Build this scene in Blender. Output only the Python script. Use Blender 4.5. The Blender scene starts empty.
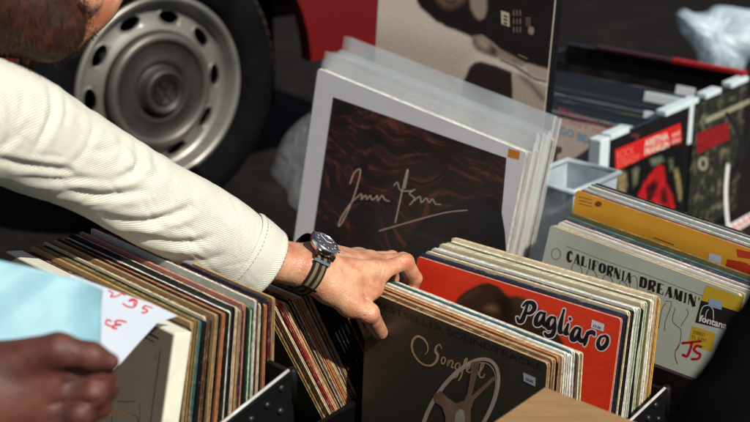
import bpy, bmesh, math, random
import numpy as np
from mathutils import Vector, Matrix, noise as mnoise
from mathutils.geometry import tessellate_polygon
R = math.radians
random.seed(7)
scene = bpy.context.scene
COL = scene.collection

# ------------------------------------------------------------------ camera
F, H, TH = 1500.0, 1.08, R(20)
CR = Vector((1, 0, 0)); CF = Vector((0, math.cos(TH), -math.sin(TH))); CU = Vector((0, math.sin(TH), math.cos(TH)))
C0 = Vector((0, 0, H))
def ray(x, y): return CF + CR * ((x - 375) / F) + CU * ((211 - y) / F)
def W(x, y, d): return C0 + ray(x, y) * d
def PX(p):
    q = p - C0; d = q.dot(CF)
    return (375 + F * q.dot(CR) / d, 211 - F * q.dot(CU) / d, d)
def hit(x, y, p0, n):
    r = ray(x, y); return C0 + r * ((p0 - C0).dot(n) / r.dot(n))
AX = Vector((.70711, -.70711, 0)); BX = Vector((.70711, .70711, 0)); ZX = Vector((0, 0, 1))
def AB(a, b, z): return AX * a + BX * b + ZX * z

cam = bpy.data.cameras.new('camera'); co = bpy.data.objects.new('camera', cam); COL.objects.link(co)
co.location = C0; co.rotation_euler = (R(90) - TH, 0, 0)
cam.lens = 72; cam.sensor_width = 36; cam.sensor_fit = 'HORIZONTAL'; cam.clip_start = .05; cam.clip_end = 500
cam.dof.use_dof = True; cam.dof.focus_distance = 1.86; cam.dof.aperture_fstop = 4.7
scene.camera = co

# ------------------------------------------------------------------ materials
def srgb(r, g, b):
    f = lambda c: (c / 12.92 if c <= .04045 else ((c + .055) / 1.055) ** 2.4)
    return (f(r / 255), f(g / 255), f(b / 255))
MATS = {}
def mat(name, col, rough=.6, var=.12, vscale=60, bump=0.0, bscale=200, metal=0, spec=.4, trans=0, detail=4, col2=None, c2scale=20, c2lo=.55, c2hi=.7, stretch=None, bdist=.001):
    if name in MATS: return MATS[name]
    m = bpy.data.materials.new(name); m.use_nodes = True; MATS[name] = m
    nt = m.node_tree; N = nt.nodes; L = nt.links
    b = N['Principled BSDF']
    b.inputs['Roughness'].default_value = rough; b.inputs['Metallic'].default_value = metal
    b.inputs['Specular IOR Level'].default_value = spec
    tc = N.new('ShaderNodeTexCoord'); src = tc.outputs['Object']
    if stretch:
        mp = N.new('ShaderNodeMapping'); mp.inputs['Scale'].default_value = stretch; L.new(src, mp.inputs['Vector']); src = mp.outputs['Vector']
    nz = N.new('ShaderNodeTexNoise'); nz.inputs['Scale'].default_value = vscale; nz.inputs['Detail'].default_value = detail
    L.new(src, nz.inputs['Vector'])
    mr = N.new('ShaderNodeMapRange'); mr.inputs['From Min'].default_value = .3; mr.inputs['From Max'].default_value = .7
    mr.inputs['To Min'].default_value = 1 - var; mr.inputs['To Max'].default_value = 1 + var
    L.new(nz.outputs['Fac'], mr.inputs['Value'])
    base = N.new('ShaderNodeRGB'); base.outputs[0].default_value = (*col, 1); bo = base.outputs[0]
    if col2:
        n2 = N.new('ShaderNodeTexNoise'); n2.inputs['Scale'].default_value = c2scale; n2.inputs['Detail'].default_value = 6; L.new(src, n2.inputs['Vector'])
        m2 = N.new('ShaderNodeMapRange'); m2.inputs['From Min'].default_value = c2lo; m2.inputs['From Max'].default_value = c2hi; L.new(n2.outputs['Fac'], m2.inputs['Value'])
        mx = N.new('ShaderNodeMix'); mx.data_type = 'RGBA'; L.new(m2.outputs[0], mx.inputs[0]); L.new(bo, mx.inputs[6]); mx.inputs[7].default_value = (*col2, 1); bo = mx.outputs[2]
    vm = N.new('ShaderNodeVectorMath'); vm.operation = 'SCALE'; L.new(bo, vm.inputs[0]); L.new(mr.outputs[0], vm.inputs['Scale'])
    L.new(vm.outputs[0], b.inputs['Base Color'])
    if bump:
        n3 = N.new('ShaderNodeTexNoise'); n3.inputs['Scale'].default_value = bscale; n3.inputs['Detail'].default_value = 5; L.new(src, n3.inputs['Vector'])
        bp = N.new('ShaderNodeBump'); bp.inputs['Strength'].default_value = bump; bp.inputs['Distance'].default_value = bdist
        L.new(n3.outputs['Fac'], bp.inputs['Height']); L.new(bp.outputs[0], b.inputs['Normal'])
    if trans:
        b.inputs['Transmission Weight'].default_value = trans
    return m
def card(name, c, rough=.62): return mat('card ' + name, srgb(*c), rough, .1, 35, .12, 300, col2=tuple(min(1, x * .75 + .04) for x in srgb(*c)), c2scale=9)
EDGE = {}
PAL = dict(black=(26, 24, 24), cream=(222, 206, 172), tan=(186, 150, 104), teal=(70, 122, 128), white=(232, 230, 220), brown=(94, 62, 44), orange=(196, 124, 78),
           red=(190, 44, 38), pink=(206, 140, 124), olive=(122, 108, 62), green=(62, 104, 70), grey=(140, 138, 134), yellow=(226, 172, 40), navy=(38, 44, 66), maroon=(96, 32, 34), mint=(196, 208, 184), plum=(78, 52, 66))
def edge(n):
    if n in EDGE: return EDGE[n]
    c = srgb(*PAL[n]); w = srgb(206, 184, 144) if n not in ('white', 'cream', 'mint') else srgb(150, 118, 80)
    w = tuple(.3 * x + .7 * y for x, y in zip(c, w))
    EDGE[n] = mat('worn edge ' + n, c, .75, .3, 210, .4, 600, spec=.2, col2=w, c2scale=120, c2lo=.5 if n not in ('black', 'navy') else .6, c2hi=.78)
    return EDGE[n]
M = dict(
    asphalt=mat('asphalt', (.0115, .009, .008), .95, .35, 30, .7, 220, spec=.08, col2=(.021, .016, .013), c2scale=6, bdist=.003),
    black_plastic=mat('black crate shell', (.0055, .0052, .0052), .5, .25, 40, .2, 350, spec=.16, col2=(.02, .018, .017), c2scale=14),
    steel=mat('worn steel trim', (.55, .54, .52), .32, .25, 60, .1, 200, metal=1),
    chrome=mat('steel', (.62, .61, .6), .22, .08, 60, metal=1),
    kraft=mat('kraft cardboard', srgb(156, 122, 80), .85, .14, 18, .25, 260, stretch=(1, 6, 1)),
    tyre=mat('tyre rubber', (.005, .005, .0058), .9, .3, 25, .3, 120, spec=.04, col2=(.011, .008, .006), c2scale=7, c2lo=.52, c2hi=.78),
    tread=mat('dusty tyre tread', (.045, .026, .016), .9, .4, 20, .8, 60, col2=(.15, .07, .032), c2scale=6, c2lo=.48, c2hi=.72, bdist=.004),
    rim=mat('silver wheel paint', (.25, .243, .22), .38, .25, 14, .08, 90, metal=.5, col2=(.09, .068, .05), c2scale=7, c2lo=.5, c2hi=.75),
    hub=mat('dull hubcap', (.034, .030, .027), .5, .3, 14, .05, 90, metal=.3, col2=(.055, .043, .033), c2scale=6),
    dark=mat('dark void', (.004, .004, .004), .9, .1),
    redpaint=mat('dark red car paint', (.12, .006, .007), .3, .08, 4, spec=.5),
    glass=mat('car window glass', (.01, .012, .014), .08, .05),
    light_red=mat('tail light lens', (.4, .01, .01), .2, .1),
    white_print=mat('white print', (.78, .77, .74), .5, .04),
    sticker=mat('price sticker', (.72, .76, .8), .4, .05),
    ink=mat('black ink', (.012, .011, .011), .5, .1),
    grey_ink=mat('grey ink', (.13, .125, .12), .6, .1),
    red_ink=mat('red marker ink', (.5, .008, .015), .5, .1),
    gold_ink=mat('bronze foil ink', srgb(226, 188, 134), .42, .15, 90),
    silver_ink=mat('pale metallic ink', srgb(226, 200, 178), .42, .12, 60),
    skin=None)

def skin_mat(name, col, red, rough=.45):
    m = bpy.data.materials.new(name); m.use_nodes = True; nt = m.node_tree; N = nt.nodes; L = nt.links; b = N['Principled BSDF']
    tc = N.new('ShaderNodeTexCoord')
    n1 = N.new('ShaderNodeTexNoise'); n1.inputs['Scale'].default_value = 38; n1.inputs['Detail'].default_value = 5; L.new(tc.outputs['Object'], n1.inputs[0])
    cr = N.new('ShaderNodeValToRGB'); cr.color_ramp.elements[0].position = .35; cr.color_ramp.elements[0].color = (*red, 1)
    cr.color_ramp.elements[1].position = .62; cr.color_ramp.elements[1].color = (*col, 1); L.new(n1.outputs['Fac'], cr.inputs[0])
    n4 = N.new('ShaderNodeTexNoise'); n4.inputs['Scale'].default_value = 75; n4.inputs['Detail'].default_value = 6; L.new(tc.outputs['Object'], n4.inputs[0])
    m4 = N.new('ShaderNodeMapRange'); m4.inputs[1].default_value = .55; m4.inputs[2].default_value = .75; m4.inputs[4].default_value = .55; L.new(n4.outputs['Fac'], m4.inputs[0])
    x4 = N.new('ShaderNodeMix'); x4.data_type = 'RGBA'; L.new(m4.outputs[0], x4.inputs[0]); L.new(cr.outputs[0], x4.inputs[6]); x4.inputs[7].default_value = (red[0] * .9, red[1] * .62, red[2] * .55, 1); L.new(x4.outputs[2], b.inputs['Base Color'])
    b.inputs['Roughness'].default_value = rough; b.inputs['Subsurface Weight'].default_value = .06; b.inputs['Subsurface Radius'].default_value = (.008, .003, .0015); b.inputs['Subsurface Scale'].default_value = 1
    v = N.new('ShaderNodeTexVoronoi'); v.inputs['Scale'].default_value = 380; L.new(tc.outputs['Object'], v.inputs['Vector'])
    n2 = N.new('ShaderNodeTexNoise'); n2.inputs['Scale'].default_value = 160; n2.inputs['Detail'].default_value = 6; L.new(tc.outputs['Object'], n2.inputs[0])
    ad = N.new('ShaderNodeMath'); ad.operation = 'ADD'; L.new(v.outputs['Distance'], ad.inputs[0]); L.new(n2.outputs['Fac'], ad.inputs[1])
    bp = N.new('ShaderNodeBump'); bp.inputs['Strength'].default_value = .42; bp.inputs['Distance'].default_value = .0008; L.new(ad.outputs[0], bp.inputs['Height']); L.new(bp.outputs[0], b.inputs['Normal'])
    return m
SKIN = skin_mat('fair sunburnt skin', srgb(208, 160, 126), srgb(184, 114, 84))
SKIN2 = skin_mat('dark brown skin', srgb(98, 55, 41), srgb(72, 37, 29), .58)
NAIL = mat('finger nail', srgb(196, 140, 120), .3, .05)

def twill():
    m = bpy.data.materials.new('cream twill cloth'); m.use_nodes = True; nt = m.node_tree; N = nt.nodes; L = nt.links; b = N['Principled BSDF']
    b.inputs['Roughness'].default_value = .9; b.inputs['Specular IOR Level'].default_value = .15; b.inputs['Sheen Weight'].default_value = .15
    uv = N.new('ShaderNodeUVMap'); uv.uv_map = 'UVMap'
    w1 = N.new('ShaderNodeTexWave'); w1.wave_type = 'BANDS'; w1.bands_direction = 'DIAGONAL'; w1.inputs['Scale'].default_value = 21; w1.inputs['Distortion'].default_value = .6; w1.inputs['Detail'].default_value = 1
    L.new(uv.outputs[0], w1.inputs['Vector'])
    tc = N.new('ShaderNodeTexCoord'); n1 = N.new('ShaderNodeTexNoise'); n1.inputs['Scale'].default_value = 25; n1.inputs['Detail'].default_value = 5; L.new(tc.outputs['Object'], n1.inputs[0])
    cr = N.new('ShaderNodeValToRGB'); cr.color_ramp.elements[0].color = (*srgb(184, 180, 163), 1); cr.color_ramp.elements[1].color = (*srgb(236, 238, 224), 1)
    ad = N.new('ShaderNodeMath'); ad.operation = 'MULTIPLY_ADD'; ad.inputs[1].default_value = .55; L.new(w1.outputs['Fac'], ad.inputs[0])
    ml = N.new('ShaderNodeMath'); ml.operation = 'MULTIPLY'; ml.inputs[1].default_value = .5; L.new(n1.outputs['Fac'], ml.inputs[0]); L.new(ml.outputs[0], ad.inputs[2])
    L.new(ad.outputs[0], cr.inputs[0]); L.new(cr.outputs[0], b.inputs['Base Color'])
    bp = N.new('ShaderNodeBump'); bp.inputs['Strength'].default_value = .6; bp.inputs['Distance'].default_value = .0009; L.new(w1.outputs['Fac'], bp.inputs['Height'])
    n2 = N.new('ShaderNodeTexNoise'); n2.inputs['Scale'].default_value = 30; n2.inputs['Detail'].default_value = 3; L.new(tc.outputs['Object'], n2.inputs[0])
    b2 = N.new('ShaderNodeBump'); b2.inputs['Strength'].default_value = .35; b2.inputs['Distance'].default_value = .006; L.new(n2.outputs['Fac'], b2.inputs['Height']); L.new(bp.outputs[0], b2.inputs['Normal'])
    L.new(b2.outputs[0], b.inputs['Normal'])
    return m
TWILL = twill()
def plastic_mat(name, col, alpha, rough=.15):
    m = bpy.data.materials.new(name); m.use_nodes = True; nt = m.node_tree; N = nt.nodes; L = nt.links; b = N['Principled BSDF']
    b.inputs['Base Color'].default_value = (*col, 1); b.inputs['Roughness'].default_value = rough
    tc = N.new('ShaderNodeTexCoord'); n = N.new('ShaderNodeTexNoise'); n.inputs['Scale'].default_value = 14; n.inputs['Detail'].default_value = 4; L.new(tc.outputs['Object'], n.inputs[0])
    mr = N.new('ShaderNodeMapRange'); mr.inputs['From Min'].default_value = .3; mr.inputs['From Max'].default_value = .7; mr.inputs['To Min'].default_value = alpha * .55; mr.inputs['To Max'].default_value = min(1, alpha * 1.45)
    L.new(n.outputs['Fac'], mr.inputs[0]); L.new(mr.outputs[0], b.inputs['Alpha'])
    bp = N.new('ShaderNodeBump'); bp.inputs['Strength'].default_value = .5; bp.inputs['Distance'].default_value = .004; L.new(n.outputs['Fac'], bp.inputs['Height']); L.new(bp.outputs[0], b.inputs['Normal'])
    return m
POLY = plastic_mat('clear polythene', (.3, .32, .33), .03, .1)
POLY_HAZE = plastic_mat('hazy polythene', (.82, .86, .86), .15, .14)
BAGP = plastic_mat('pale plastic bag film', (.46, .57, .64), .95, .4)
BAGD = plastic_mat('thin clear bag film', (.26, .29, .3), .15, .3)

# ------------------------------------------------------------------ object helpers
def tag(o, label=None, cat=None, group=None, kind=None):
    if label: o['label'] = label
    if cat: o['category'] = cat
    if group: o['group'] = group
    if kind: o['kind'] = kind
    return o
def link(o, parent=None):
    COL.objects.link(o)
    if parent: o.parent = parent
    return o
def empty(name, Mw=None):
    o = bpy.data.objects.new(name, None); o.empty_display_size = .05; COL.objects.link(o)
    if Mw is not None: o.matrix_world = Mw
    return o
def meshobj(name, verts, faces, mats, parent=None, mi=None, smooth=False, Mw=None):
    me = bpy.data.meshes.new(name); me.from_pydata([tuple(v) for v in verts], [], faces)
    for m in (mats if isinstance(mats, (list, tuple)) else [mats]): me.materials.append(m)
    if mi is not None: me.polygons.foreach_set('material_index', mi)
    if smooth: me.polygons.foreach_set('use_smooth', [True] * len(me.polygons))
    me.update(); o = bpy.data.objects.new(name, me); link(o, parent)
    if Mw is not None: o.matrix_world = Mw
    return o
class MB:
    """collects simple shapes into one mesh"""
    def __init__(s): s.v = []; s.f = []
    def add(s, v, f):
        n = len(s.v); s.v += [Vector(q) for q in v]; s.f += [tuple(i + n for i in q) for q in f]; return s
    def box(s, p0, p1, Mx=None):
        x0, y0, z0 = p0; x1, y1, z1 = p1
        v = [Vector(q) for q in ((x0, y0, z0), (x1, y0, z0), (x1, y1, z0), (x0, y1, z0), (x0, y0, z1), (x1, y0, z1), (x1, y1, z1), (x0, y1, z1))]
        if Mx is not None: v = [Mx @ q for q in v]
        return s.add(v, [(3, 2, 1, 0), (4, 5, 6, 7), (0, 1, 5, 4), (1, 2, 6, 5), (2, 3, 7, 6), (3, 0, 4, 7)])
    def hexa(s, v): return s.add(v, [(3, 2, 1, 0), (4, 5, 6, 7), (0, 1, 5, 4), (1, 2, 6, 5), (2, 3, 7, 6), (3, 0, 4, 7)])
    def tube(s, pts, r, n=10, cap=True):
        pts = [Vector(p) for p in pts]; rs = r if isinstance(r, (list, tuple)) else [r] * len(pts); rings = []
        up = None
        for i, p in enumerate(pts):
            t = (pts[min(i + 1, len(pts) - 1)] - pts[max(i - 1, 0)]).normalized()
            if up is None: up = t.orthogonal().normalized()
            up = (up - t * up.dot(t)).normalized(); w = t.cross(up)
            rings.append([p + (up * math.cos(2 * math.pi * k / n) + w * math.sin(2 * math.pi * k / n)) * rs[i] for k in range(n)])
        v = [q for g in rings for q in g]; f = []
        for i in range(len(pts) - 1):
            for k in range(n): f.append((i * n + k, i * n + (k + 1) % n, (i + 1) * n + (k + 1) % n, (i + 1) * n + k))
        if cap: f += [tuple(range(n - 1, -1, -1)), tuple((len(pts) - 1) * n + k for k in range(n))]
        return s.add(v, f)
    def lathe(s, prof, Mx, n=64):
        v = []; f = []; m = len(prof)
        for k in range(n):
            a = 2 * math.pi * k / n
            for (r, h) in prof: v.append(Mx @ Vector((r * math.cos(a), r * math.sin(a), h)))
        for k in range(n):
            for i in range(m - 1): f.append((k * m + i, ((k + 1) % n) * m + i, ((k + 1) % n) * m + i + 1, k * m + i + 1))
        return s.add(v, f)
    def build(s, name, m, parent=None, smooth=False, bevel=0, Mw=None, fix=True):
        me = bpy.data.meshes.new(name); me.from_pydata([tuple(q) for q in s.v], [], s.f)
        bm = bmesh.new(); bm.from_mesh(me)
        if fix: bmesh.ops.recalc_face_normals(bm, faces=bm.faces)
        if bevel: bmesh.ops.bevel(bm, geom=[e for e in bm.edges if e.calc_face_angle(0) > .5], offset=bevel, segments=2, affect='EDGES', profile=.6)
        bm.to_mesh(me); bm.free()
        me.materials.append(m)
        if smooth: me.polygons.foreach_set('use_smooth', [True] * len(me.polygons))
        o = bpy.data.objects.new(name, me); link(o, parent)
        if Mw is not None: o.matrix_world = Mw
        return o

# signed-distance bodies: smooth unions of round cones, meshed through openvdb
def sdf_mesh(prims, res, k=.01, disp=None):
    import openvdb
    P = []
    for p in prims:
        p0, p1, r0, r1 = p[:4]; P.append((np.array(p0, float), np.array(p1, float), r0, r1, p[4] if len(p) > 4 else k))
    lo = np.min([np.minimum(a - ra, b - rb) for a, b, ra, rb, _ in P], 0) - 6 * res; hi = np.max([np.maximum(a + ra, b + rb) for a, b, ra, rb, _ in P], 0) + 6 * res
    n = np.ceil((hi - lo) / res).astype(int) + 1
    g = np.meshgrid(*[lo[i] + res * np.arange(n[i]) for i in range(3)], indexing='ij'); X = np.stack(g, -1)
    D = np.full(X.shape[:3], 1.0)
    for a, b, ra, rb, kk in P:
        mg = max(ra, rb) + 1.1 * kk + 5 * res
        i0 = np.clip(np.floor((np.minimum(a, b) - mg - lo) / res).astype(int), 0, n); i1 = np.clip(np.ceil((np.maximum(a, b) + mg - lo) / res).astype(int) + 1, 0, n)
        sl = tuple(slice(i0[q], i1[q]) for q in range(3)); Xs = X[sl]; Ds = D[sl]
        ab = b - a; l2 = ab @ ab + 1e-12; t = np.clip(((Xs - a) @ ab) / l2, 0, 1)
        d = np.linalg.norm(Xs - a - t[..., None] * ab, axis=-1) - (ra + (rb - ra) * t)
        h = np.clip(.5 + .5 * (Ds - d) / kk, 0, 1); D[sl] = Ds * (1 - h) + d * h - kk * h * (1 - h)
    if disp is not None: D = D + disp(X)
    D = np.clip(D, -4 * res, 4 * res).astype(np.float32)
    gr = openvdb.FloatGrid(4 * res); gr.copyFromArray(D)
    pts, tris, quads = gr.convertToPolygons(0.0, 0.0)
    v = pts * res + lo
    f = [tuple(int(i) for i in q) for q in tris] + [tuple(int(i) for i in q) for q in quads]
    return [Vector(q) for q in v], f
def flesh(name, groups, m, parent=None, smooth_it=3):
    mb = MB()
    for v, f in groups: mb.add(v, f)
    me = bpy.data.meshes.new(name); me.from_pydata([tuple(q) for q in mb.v], [], mb.f)
    bm = bmesh.new(); bm.from_mesh(me)
    for _ in range(smooth_it): bmesh.ops.smooth_vert(bm, verts=bm.verts, factor=.5, use_axis_x=True, use_axis_y=True, use_axis_z=True)
    bmesh.ops.recalc_face_normals(bm, faces=bm.faces); bm.to_mesh(me); bm.free()
    me.materials.append(m); me.polygons.foreach_set('use_smooth', [True] * len(me.polygons))
    o = bpy.data.objects.new(name, me); link(o, parent); return o

def spline(pts, n):
    P = [np.array(p, float) for p in pts]; out = []
    P = [2 * P[0] - P[1]] + P + [2 * P[-1] - P[-2]]; seg = len(P) - 3
    for i in range(n):
        u = i / (n - 1) * seg; k = min(int(u), seg - 1); t = u - k; a, b, c, d = P[k:k + 4]
        out.append(.5 * (2 * b + (c - a) * t + (2 * a - 5 * b + 4 * c - d) * t * t + (3 * b - a - 3 * c + d) * t ** 3))
    return out

# ------------------------------------------------------------------ frames of records
def frame(TL, yaw, lean, roll, h):
    """matrix of a standing record: origin = its bottom left front corner, x along the cover, y to the back, z up the cover"""
    a = Vector((math.cos(yaw), -math.sin(yaw), 0)); b = Vector((math.sin(yaw), math.cos(yaw), 0))
    up = math.cos(lean) * ZX + math.sin(lean) * b
    a2 = math.cos(roll) * a + math.sin(roll) * up; up2 = -math.sin(roll) * a + math.cos(roll) * up
    n = up2.cross(a2)
    if n.dot(b) < 0: n = -n
    o = Vector(TL) - up2 * h
    Mx = Matrix.Identity(4)
    for i, c in enumerate((a2, n, up2)): Mx[0][i], Mx[1][i], Mx[2][i] = c
    Mx.translation = o
    return Mx
def board(w, h, y0, y1, r, warp=None, wear=1.0):
    """card board with blunted corners, nibbled edges and a slight bow"""
    o = []; rs = [r * random.uniform(.7, 2.0) for _ in range(4)]
    for q, (sx, sz, st) in enumerate(((1, 0, -90), (1, 1, 0), (0, 1, 90), (0, 0, 180))):
        rr = rs[q]; cx = w - rr if sx else rr; cz = h - rr if sz else rr
        for k in range(4): a = R(st + 30 * k); o.append((cx + rr * math.cos(a), cz + rr * math.sin(a)))
        nx = rs[(q + 1) % 4]
        for k in range(1, 11):
            u = k / 11; dn = wear * (.00035 * random.random() + (random.uniform(.0006, .0013) if random.random() < .07 else 0))
            o.append(((w - dn, rr + (h - rr - nx) * u), (w - rr - (w - rr - nx) * u, h - dn), (dn, h - rr - (h - rr - nx) * u), (rr + (w - rr - nx) * u, dn))[q])
    wf = (lambda x, z: 0) if not warp else (lambda x, z: z / h * (warp[0] * (2 * x / w - 1) ** 2 + warp[1] * (2 * x / w - 1) + warp[2] * math.sin(6 * x / w + warp[3])))
    n = len(o); v = [(x, y0 + wf(x, z), z) for x, z in o] + [(x, y1 + wf(x, z), z) for x, z in o]
    f = [tuple(range(n))] + [tuple(range(2 * n - 1, n - 1, -1))] + [(k, (k + 1) % n, n + (k + 1) % n, n + k) for k in range(n)]
    return v, f
def record(Mx, w, h, t, cover, edg, inner, label, group=None, name='record_sleeve', cat='record', r=.0025, tb=None, flat=True):
    """open card sleeve: two boards joined along top, bottom and spine, the inner sleeve showing in the open right side"""
    tb = tb or min(.0014, t * .25); V = []; Fs = []; MI = []
    def put(v, f, mi):
        n = len(V); V.extend(v); Fs.extend(tuple(i + n for i in q) for q in f); MI.extend(mi)
    nside = 56; wp = None if flat else (random.uniform(-.0007, .0007), random.uniform(-.0005, .0005), random.uniform(-.0003, .0003), random.uniform(0, 6))
    wp2 = None if flat else tuple(q + random.uniform(-.0002, .0002) for q in wp)
    v, f = board(w, h, 0, tb, r, wp, .5 if flat else 1); put(v, f, [0, 1] + [1] * nside)
    v, f = board(w, h, t - tb, t, r, wp2); put(v, f, [1, 2] + [1] * nside)
    def bx(p0, p1):
        m = MB().box(p0, p1); put([tuple(q) for q in m.v], m.f, [1] * 6)
    e = .0004
    bx((r, tb - e, h - .0016), (w - r, t - tb + e, h - .0003)); bx((r, tb - e, .0003), (w - r, t - tb + e, .0016)); bx((.0003, tb - e, r), (.0016, t - tb + e, h - r))
    o = meshobj(name, V, Fs, [cover, edg, cover], mi=MI)
    o.matrix_world = Mx; tag(o, label, cat, group)
    rc = random.uniform(.0015, .007)
    g = (t - 2 * tb)
    i = MB().box((.003, tb + g * .3, .003), (w - rc, t - tb - g * .3, h - .003)).build('inner_sleeve', inner, o)
    return o
INN = [edge('white'), edge('cream'), mat('inner black', (.01, .01, .01), .5), edge('white')]

class Art:
    """prints on a cover: outlines given where they stand on the photographed cover, laid on the cover's own plane"""
    def __init__(s, root, lay=1, y=None, px=True):
        s.root = root; s.Mi = root.matrix_world.inverted(); s.y = -.00007 * lay if y is None else y
        s.v = []; s.f = []
        s.p0 = root.matrix_world @ Vector((0, s.y, 0)); s.n = (root.matrix_world.to_3x3() @ Vector((0, 1, 0))).normalized()
    def loc(s, p):
        q = s.Mi @ hit(p[0], p[1], s.p0, s.n); return Vector((q.x, s.y, q.z))
    def poly(s, pts, sm=0):
        if sm: pts = [tuple(p) for p in spline(list(pts) + [pts[0]], sm)[:-1]]
        V = [s.loc(p) for p in pts]; n = len(s.v); s.v += V
        for t in tessellate_polygon([[Vector((q.x, q.z, 0)) for q in V]]): s.f.append(tuple(n + i for i in t))
        return s
    def stroke(s, pts, w, sm=None, taper=False, cap=True):
        pts = [tuple(p) for p in spline(pts, sm or max(8, len(pts) * 5))] if len(pts) > 2 and sm != 0 else pts
        m = len(pts); L = []; Rr = []
        for i, p in enumerate(pts):
            a = pts[max(i - 1, 0)]; b = pts[min(i + 1, m - 1)]; dx, dy = b[0] - a[0], b[1] - a[1]; l = math.hypot(dx, dy) or 1
            ww = (float(np.interp(i / max(m - 1, 1) * (len(w) - 1), range(len(w)), w)) if isinstance(w, (list, tuple)) else w) / 2
            if taper: ww *= .45 + .55 * math.sin(math.pi * (i + .5) / m)
            nx, ny = -dy / l * ww, dx / l * ww
            L.append(s.loc((p[0] + nx, p[1] + ny))); Rr.append(s.loc((p[0] - nx, p[1] - ny)))
        n = len(s.v); s.v += L + Rr
        for i in range(m - 1): s.f.append((n + i, n + i + 1, n + m + i + 1, n + m + i))
        if cap:
            for (x, y), ww in ((pts[0], w if not isinstance(w, (list, tuple)) else w[0]), (pts[-1], w if not isinstance(w, (list, tuple)) else w[-1])):
                if taper: ww *= .45
                s.poly([(x + ww / 2 * math.cos(q * math.pi / 4), y + ww / 2 * math.sin(q * math.pi / 4)) for q in range(8)])
        return s
    def text(s, txt, quad, bold=0.0, shear=0):
        cu = bpy.data.curves.new('t', 'FONT'); cu.body = txt; cu.offset = bold; cu.shear = shear; cu.resolution_u = 3
        o = bpy.data.objects.new('t', cu); COL.objects.link(o); dg = bpy.context.evaluated_depsgraph_get()
        me = bpy.data.meshes.new_from_object(o.evaluated_get(dg))
        xs = [v.co.x for v in me.vertices]; ys = [v.co.y for v in me.vertices]; x0, x1, y0, y1 = min(xs), max(xs), min(ys), max(ys)
        TL, TR, BR, BL = [np.array(q, float) for q in quad]; n = len(s.v)
        for v in me.vertices:
            u = (v.co.x - x0) / (x1 - x0); w = (v.co.y - y0) / (y1 - y0)
            s.v.append(s.loc((BL * (1 - u) + BR * u) * (1 - w) + (TL * (1 - u) + TR * u) * w))
        s.f += [tuple(n + i for i in p.vertices) for p in me.polygons]
        bpy.data.objects.remove(o); bpy.data.curves.remove(cu); bpy.data.meshes.remove(me)
        return s
    def build(s, name, m, parent=None):
        return meshobj(name, s.v, s.f, m, parent or s.root)
def Z(x0, y0, sc):
    return lambda *pts: [(x0 + p[0] / sc, y0 + p[1] / sc) for p in pts]
def rect(Ar, x0, z0, x1, z1):
    """rectangle in the cover's own metres"""
    n = len(Ar.v); Ar.v += [Vector((x0, Ar.y, z0)), Vector((x1, Ar.y, z0)), Vector((x1, Ar.y, z1)), Vector((x0, Ar.y, z1))]; Ar.f.append((n, n + 1, n + 2, n + 3)); return Ar
def painted(root, name, m, box, n, base, shapes, lay=1, streak=None, y=None):
    """printed picture: a fine sheet on the cover whose colours are soft-edged tones, as a photograph prints them"""
    A = Art(root, lay, y); x0, z0, x1, z1 = box; nx, nz = n
    gx, gz = np.meshgrid(np.linspace(x0, x1, nx), np.linspace(z0, z1, nz), indexing='ij')
    col = np.empty(gx.shape + (3,)); col[:] = srgb(*base)
    for pts, c, soft in shapes:
        P = np.array([[q.x, q.z] for q in (A.loc(p) for p in pts)]); dmin = np.full(gx.shape, 9.); ins = np.zeros(gx.shape, bool)
        for k in range(len(P)):
            a = P[k]; b = P[(k + 1) % len(P)]; e = b - a; t = np.clip(((gx - a[0]) * e[0] + (gz - a[1]) * e[1]) / (e @ e + 1e-12), 0, 1)
            dmin = np.minimum(dmin, np.hypot(gx - a[0] - t * e[0], gz - a[1] - t * e[1]))
            cr = ((a[1] > gz) != (b[1] > gz)); xx = a[0] + (gz - a[1]) / (e[1] if abs(e[1]) > 1e-12 else 1e-12) * e[0]; ins ^= cr & (gx < xx)
        sd = np.where(ins, dmin, -dmin); al = np.clip(sd / (2 * soft) + .5, 0, 1); al = (al * al * (3 - 2 * al))[..., None]
        if len(c) == 4: al = al * c[3]
        col = col * (1 - al) + np.array(srgb(*c[:3])) * al
    if streak is not None: col = col * streak(gx, gz)[..., None]
    v = [(float(a), A.y, float(b)) for a, b in zip(gx.ravel(), gz.ravel())]
    f = [(i * nz + j, (i + 1) * nz + j, (i + 1) * nz + j + 1, i * nz + j + 1) for i in range(nx - 1) for j in range(nz - 1)]
    o = meshobj(name, v, f, m, root); at = o.data.color_attributes.new('print', 'FLOAT_COLOR', 'POINT')
    at.data.foreach_set('color', np.concatenate([col.reshape(-1, 3), np.ones((col.shape[0] * col.shape[1], 1))], 1).astype(np.float32).ravel())
    return o
def print_mat(name, rough=.4, grain=.12, gscale=260):
    m = bpy.data.materials.new(name); m.use_nodes = True; N = m.node_tree.nodes; L = m.node_tree.links; b = N['Principled BSDF']; b.inputs['Roughness'].default_value = rough
    a = N.new('ShaderNodeAttribute'); a.attribute_name = 'print'; tc = N.new('ShaderNodeTexCoord'); nz = N.new('ShaderNodeTexNoise'); nz.inputs['Scale'].default_value = gscale; nz.inputs['Detail'].default_value = 3; L.new(tc.outputs['Object'], nz.inputs[0])
    mr = N.new('ShaderNodeMapRange'); mr.inputs[1].default_value = .3; mr.inputs[2].default_value = .7; mr.inputs[3].default_value = 1 - grain; mr.inputs[4].default_value = 1 + grain; L.new(nz.outputs['Fac'], mr.inputs[0])
    vm = N.new('ShaderNodeVectorMath'); vm.operation = 'SCALE'; L.new(a.outputs['Color'], vm.inputs[0]); L.new(mr.outputs[0], vm.inputs['Scale']); L.new(vm.outputs[0], b.inputs['Base Color'])
    return m
PRINT = print_mat('printed photograph')
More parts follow.
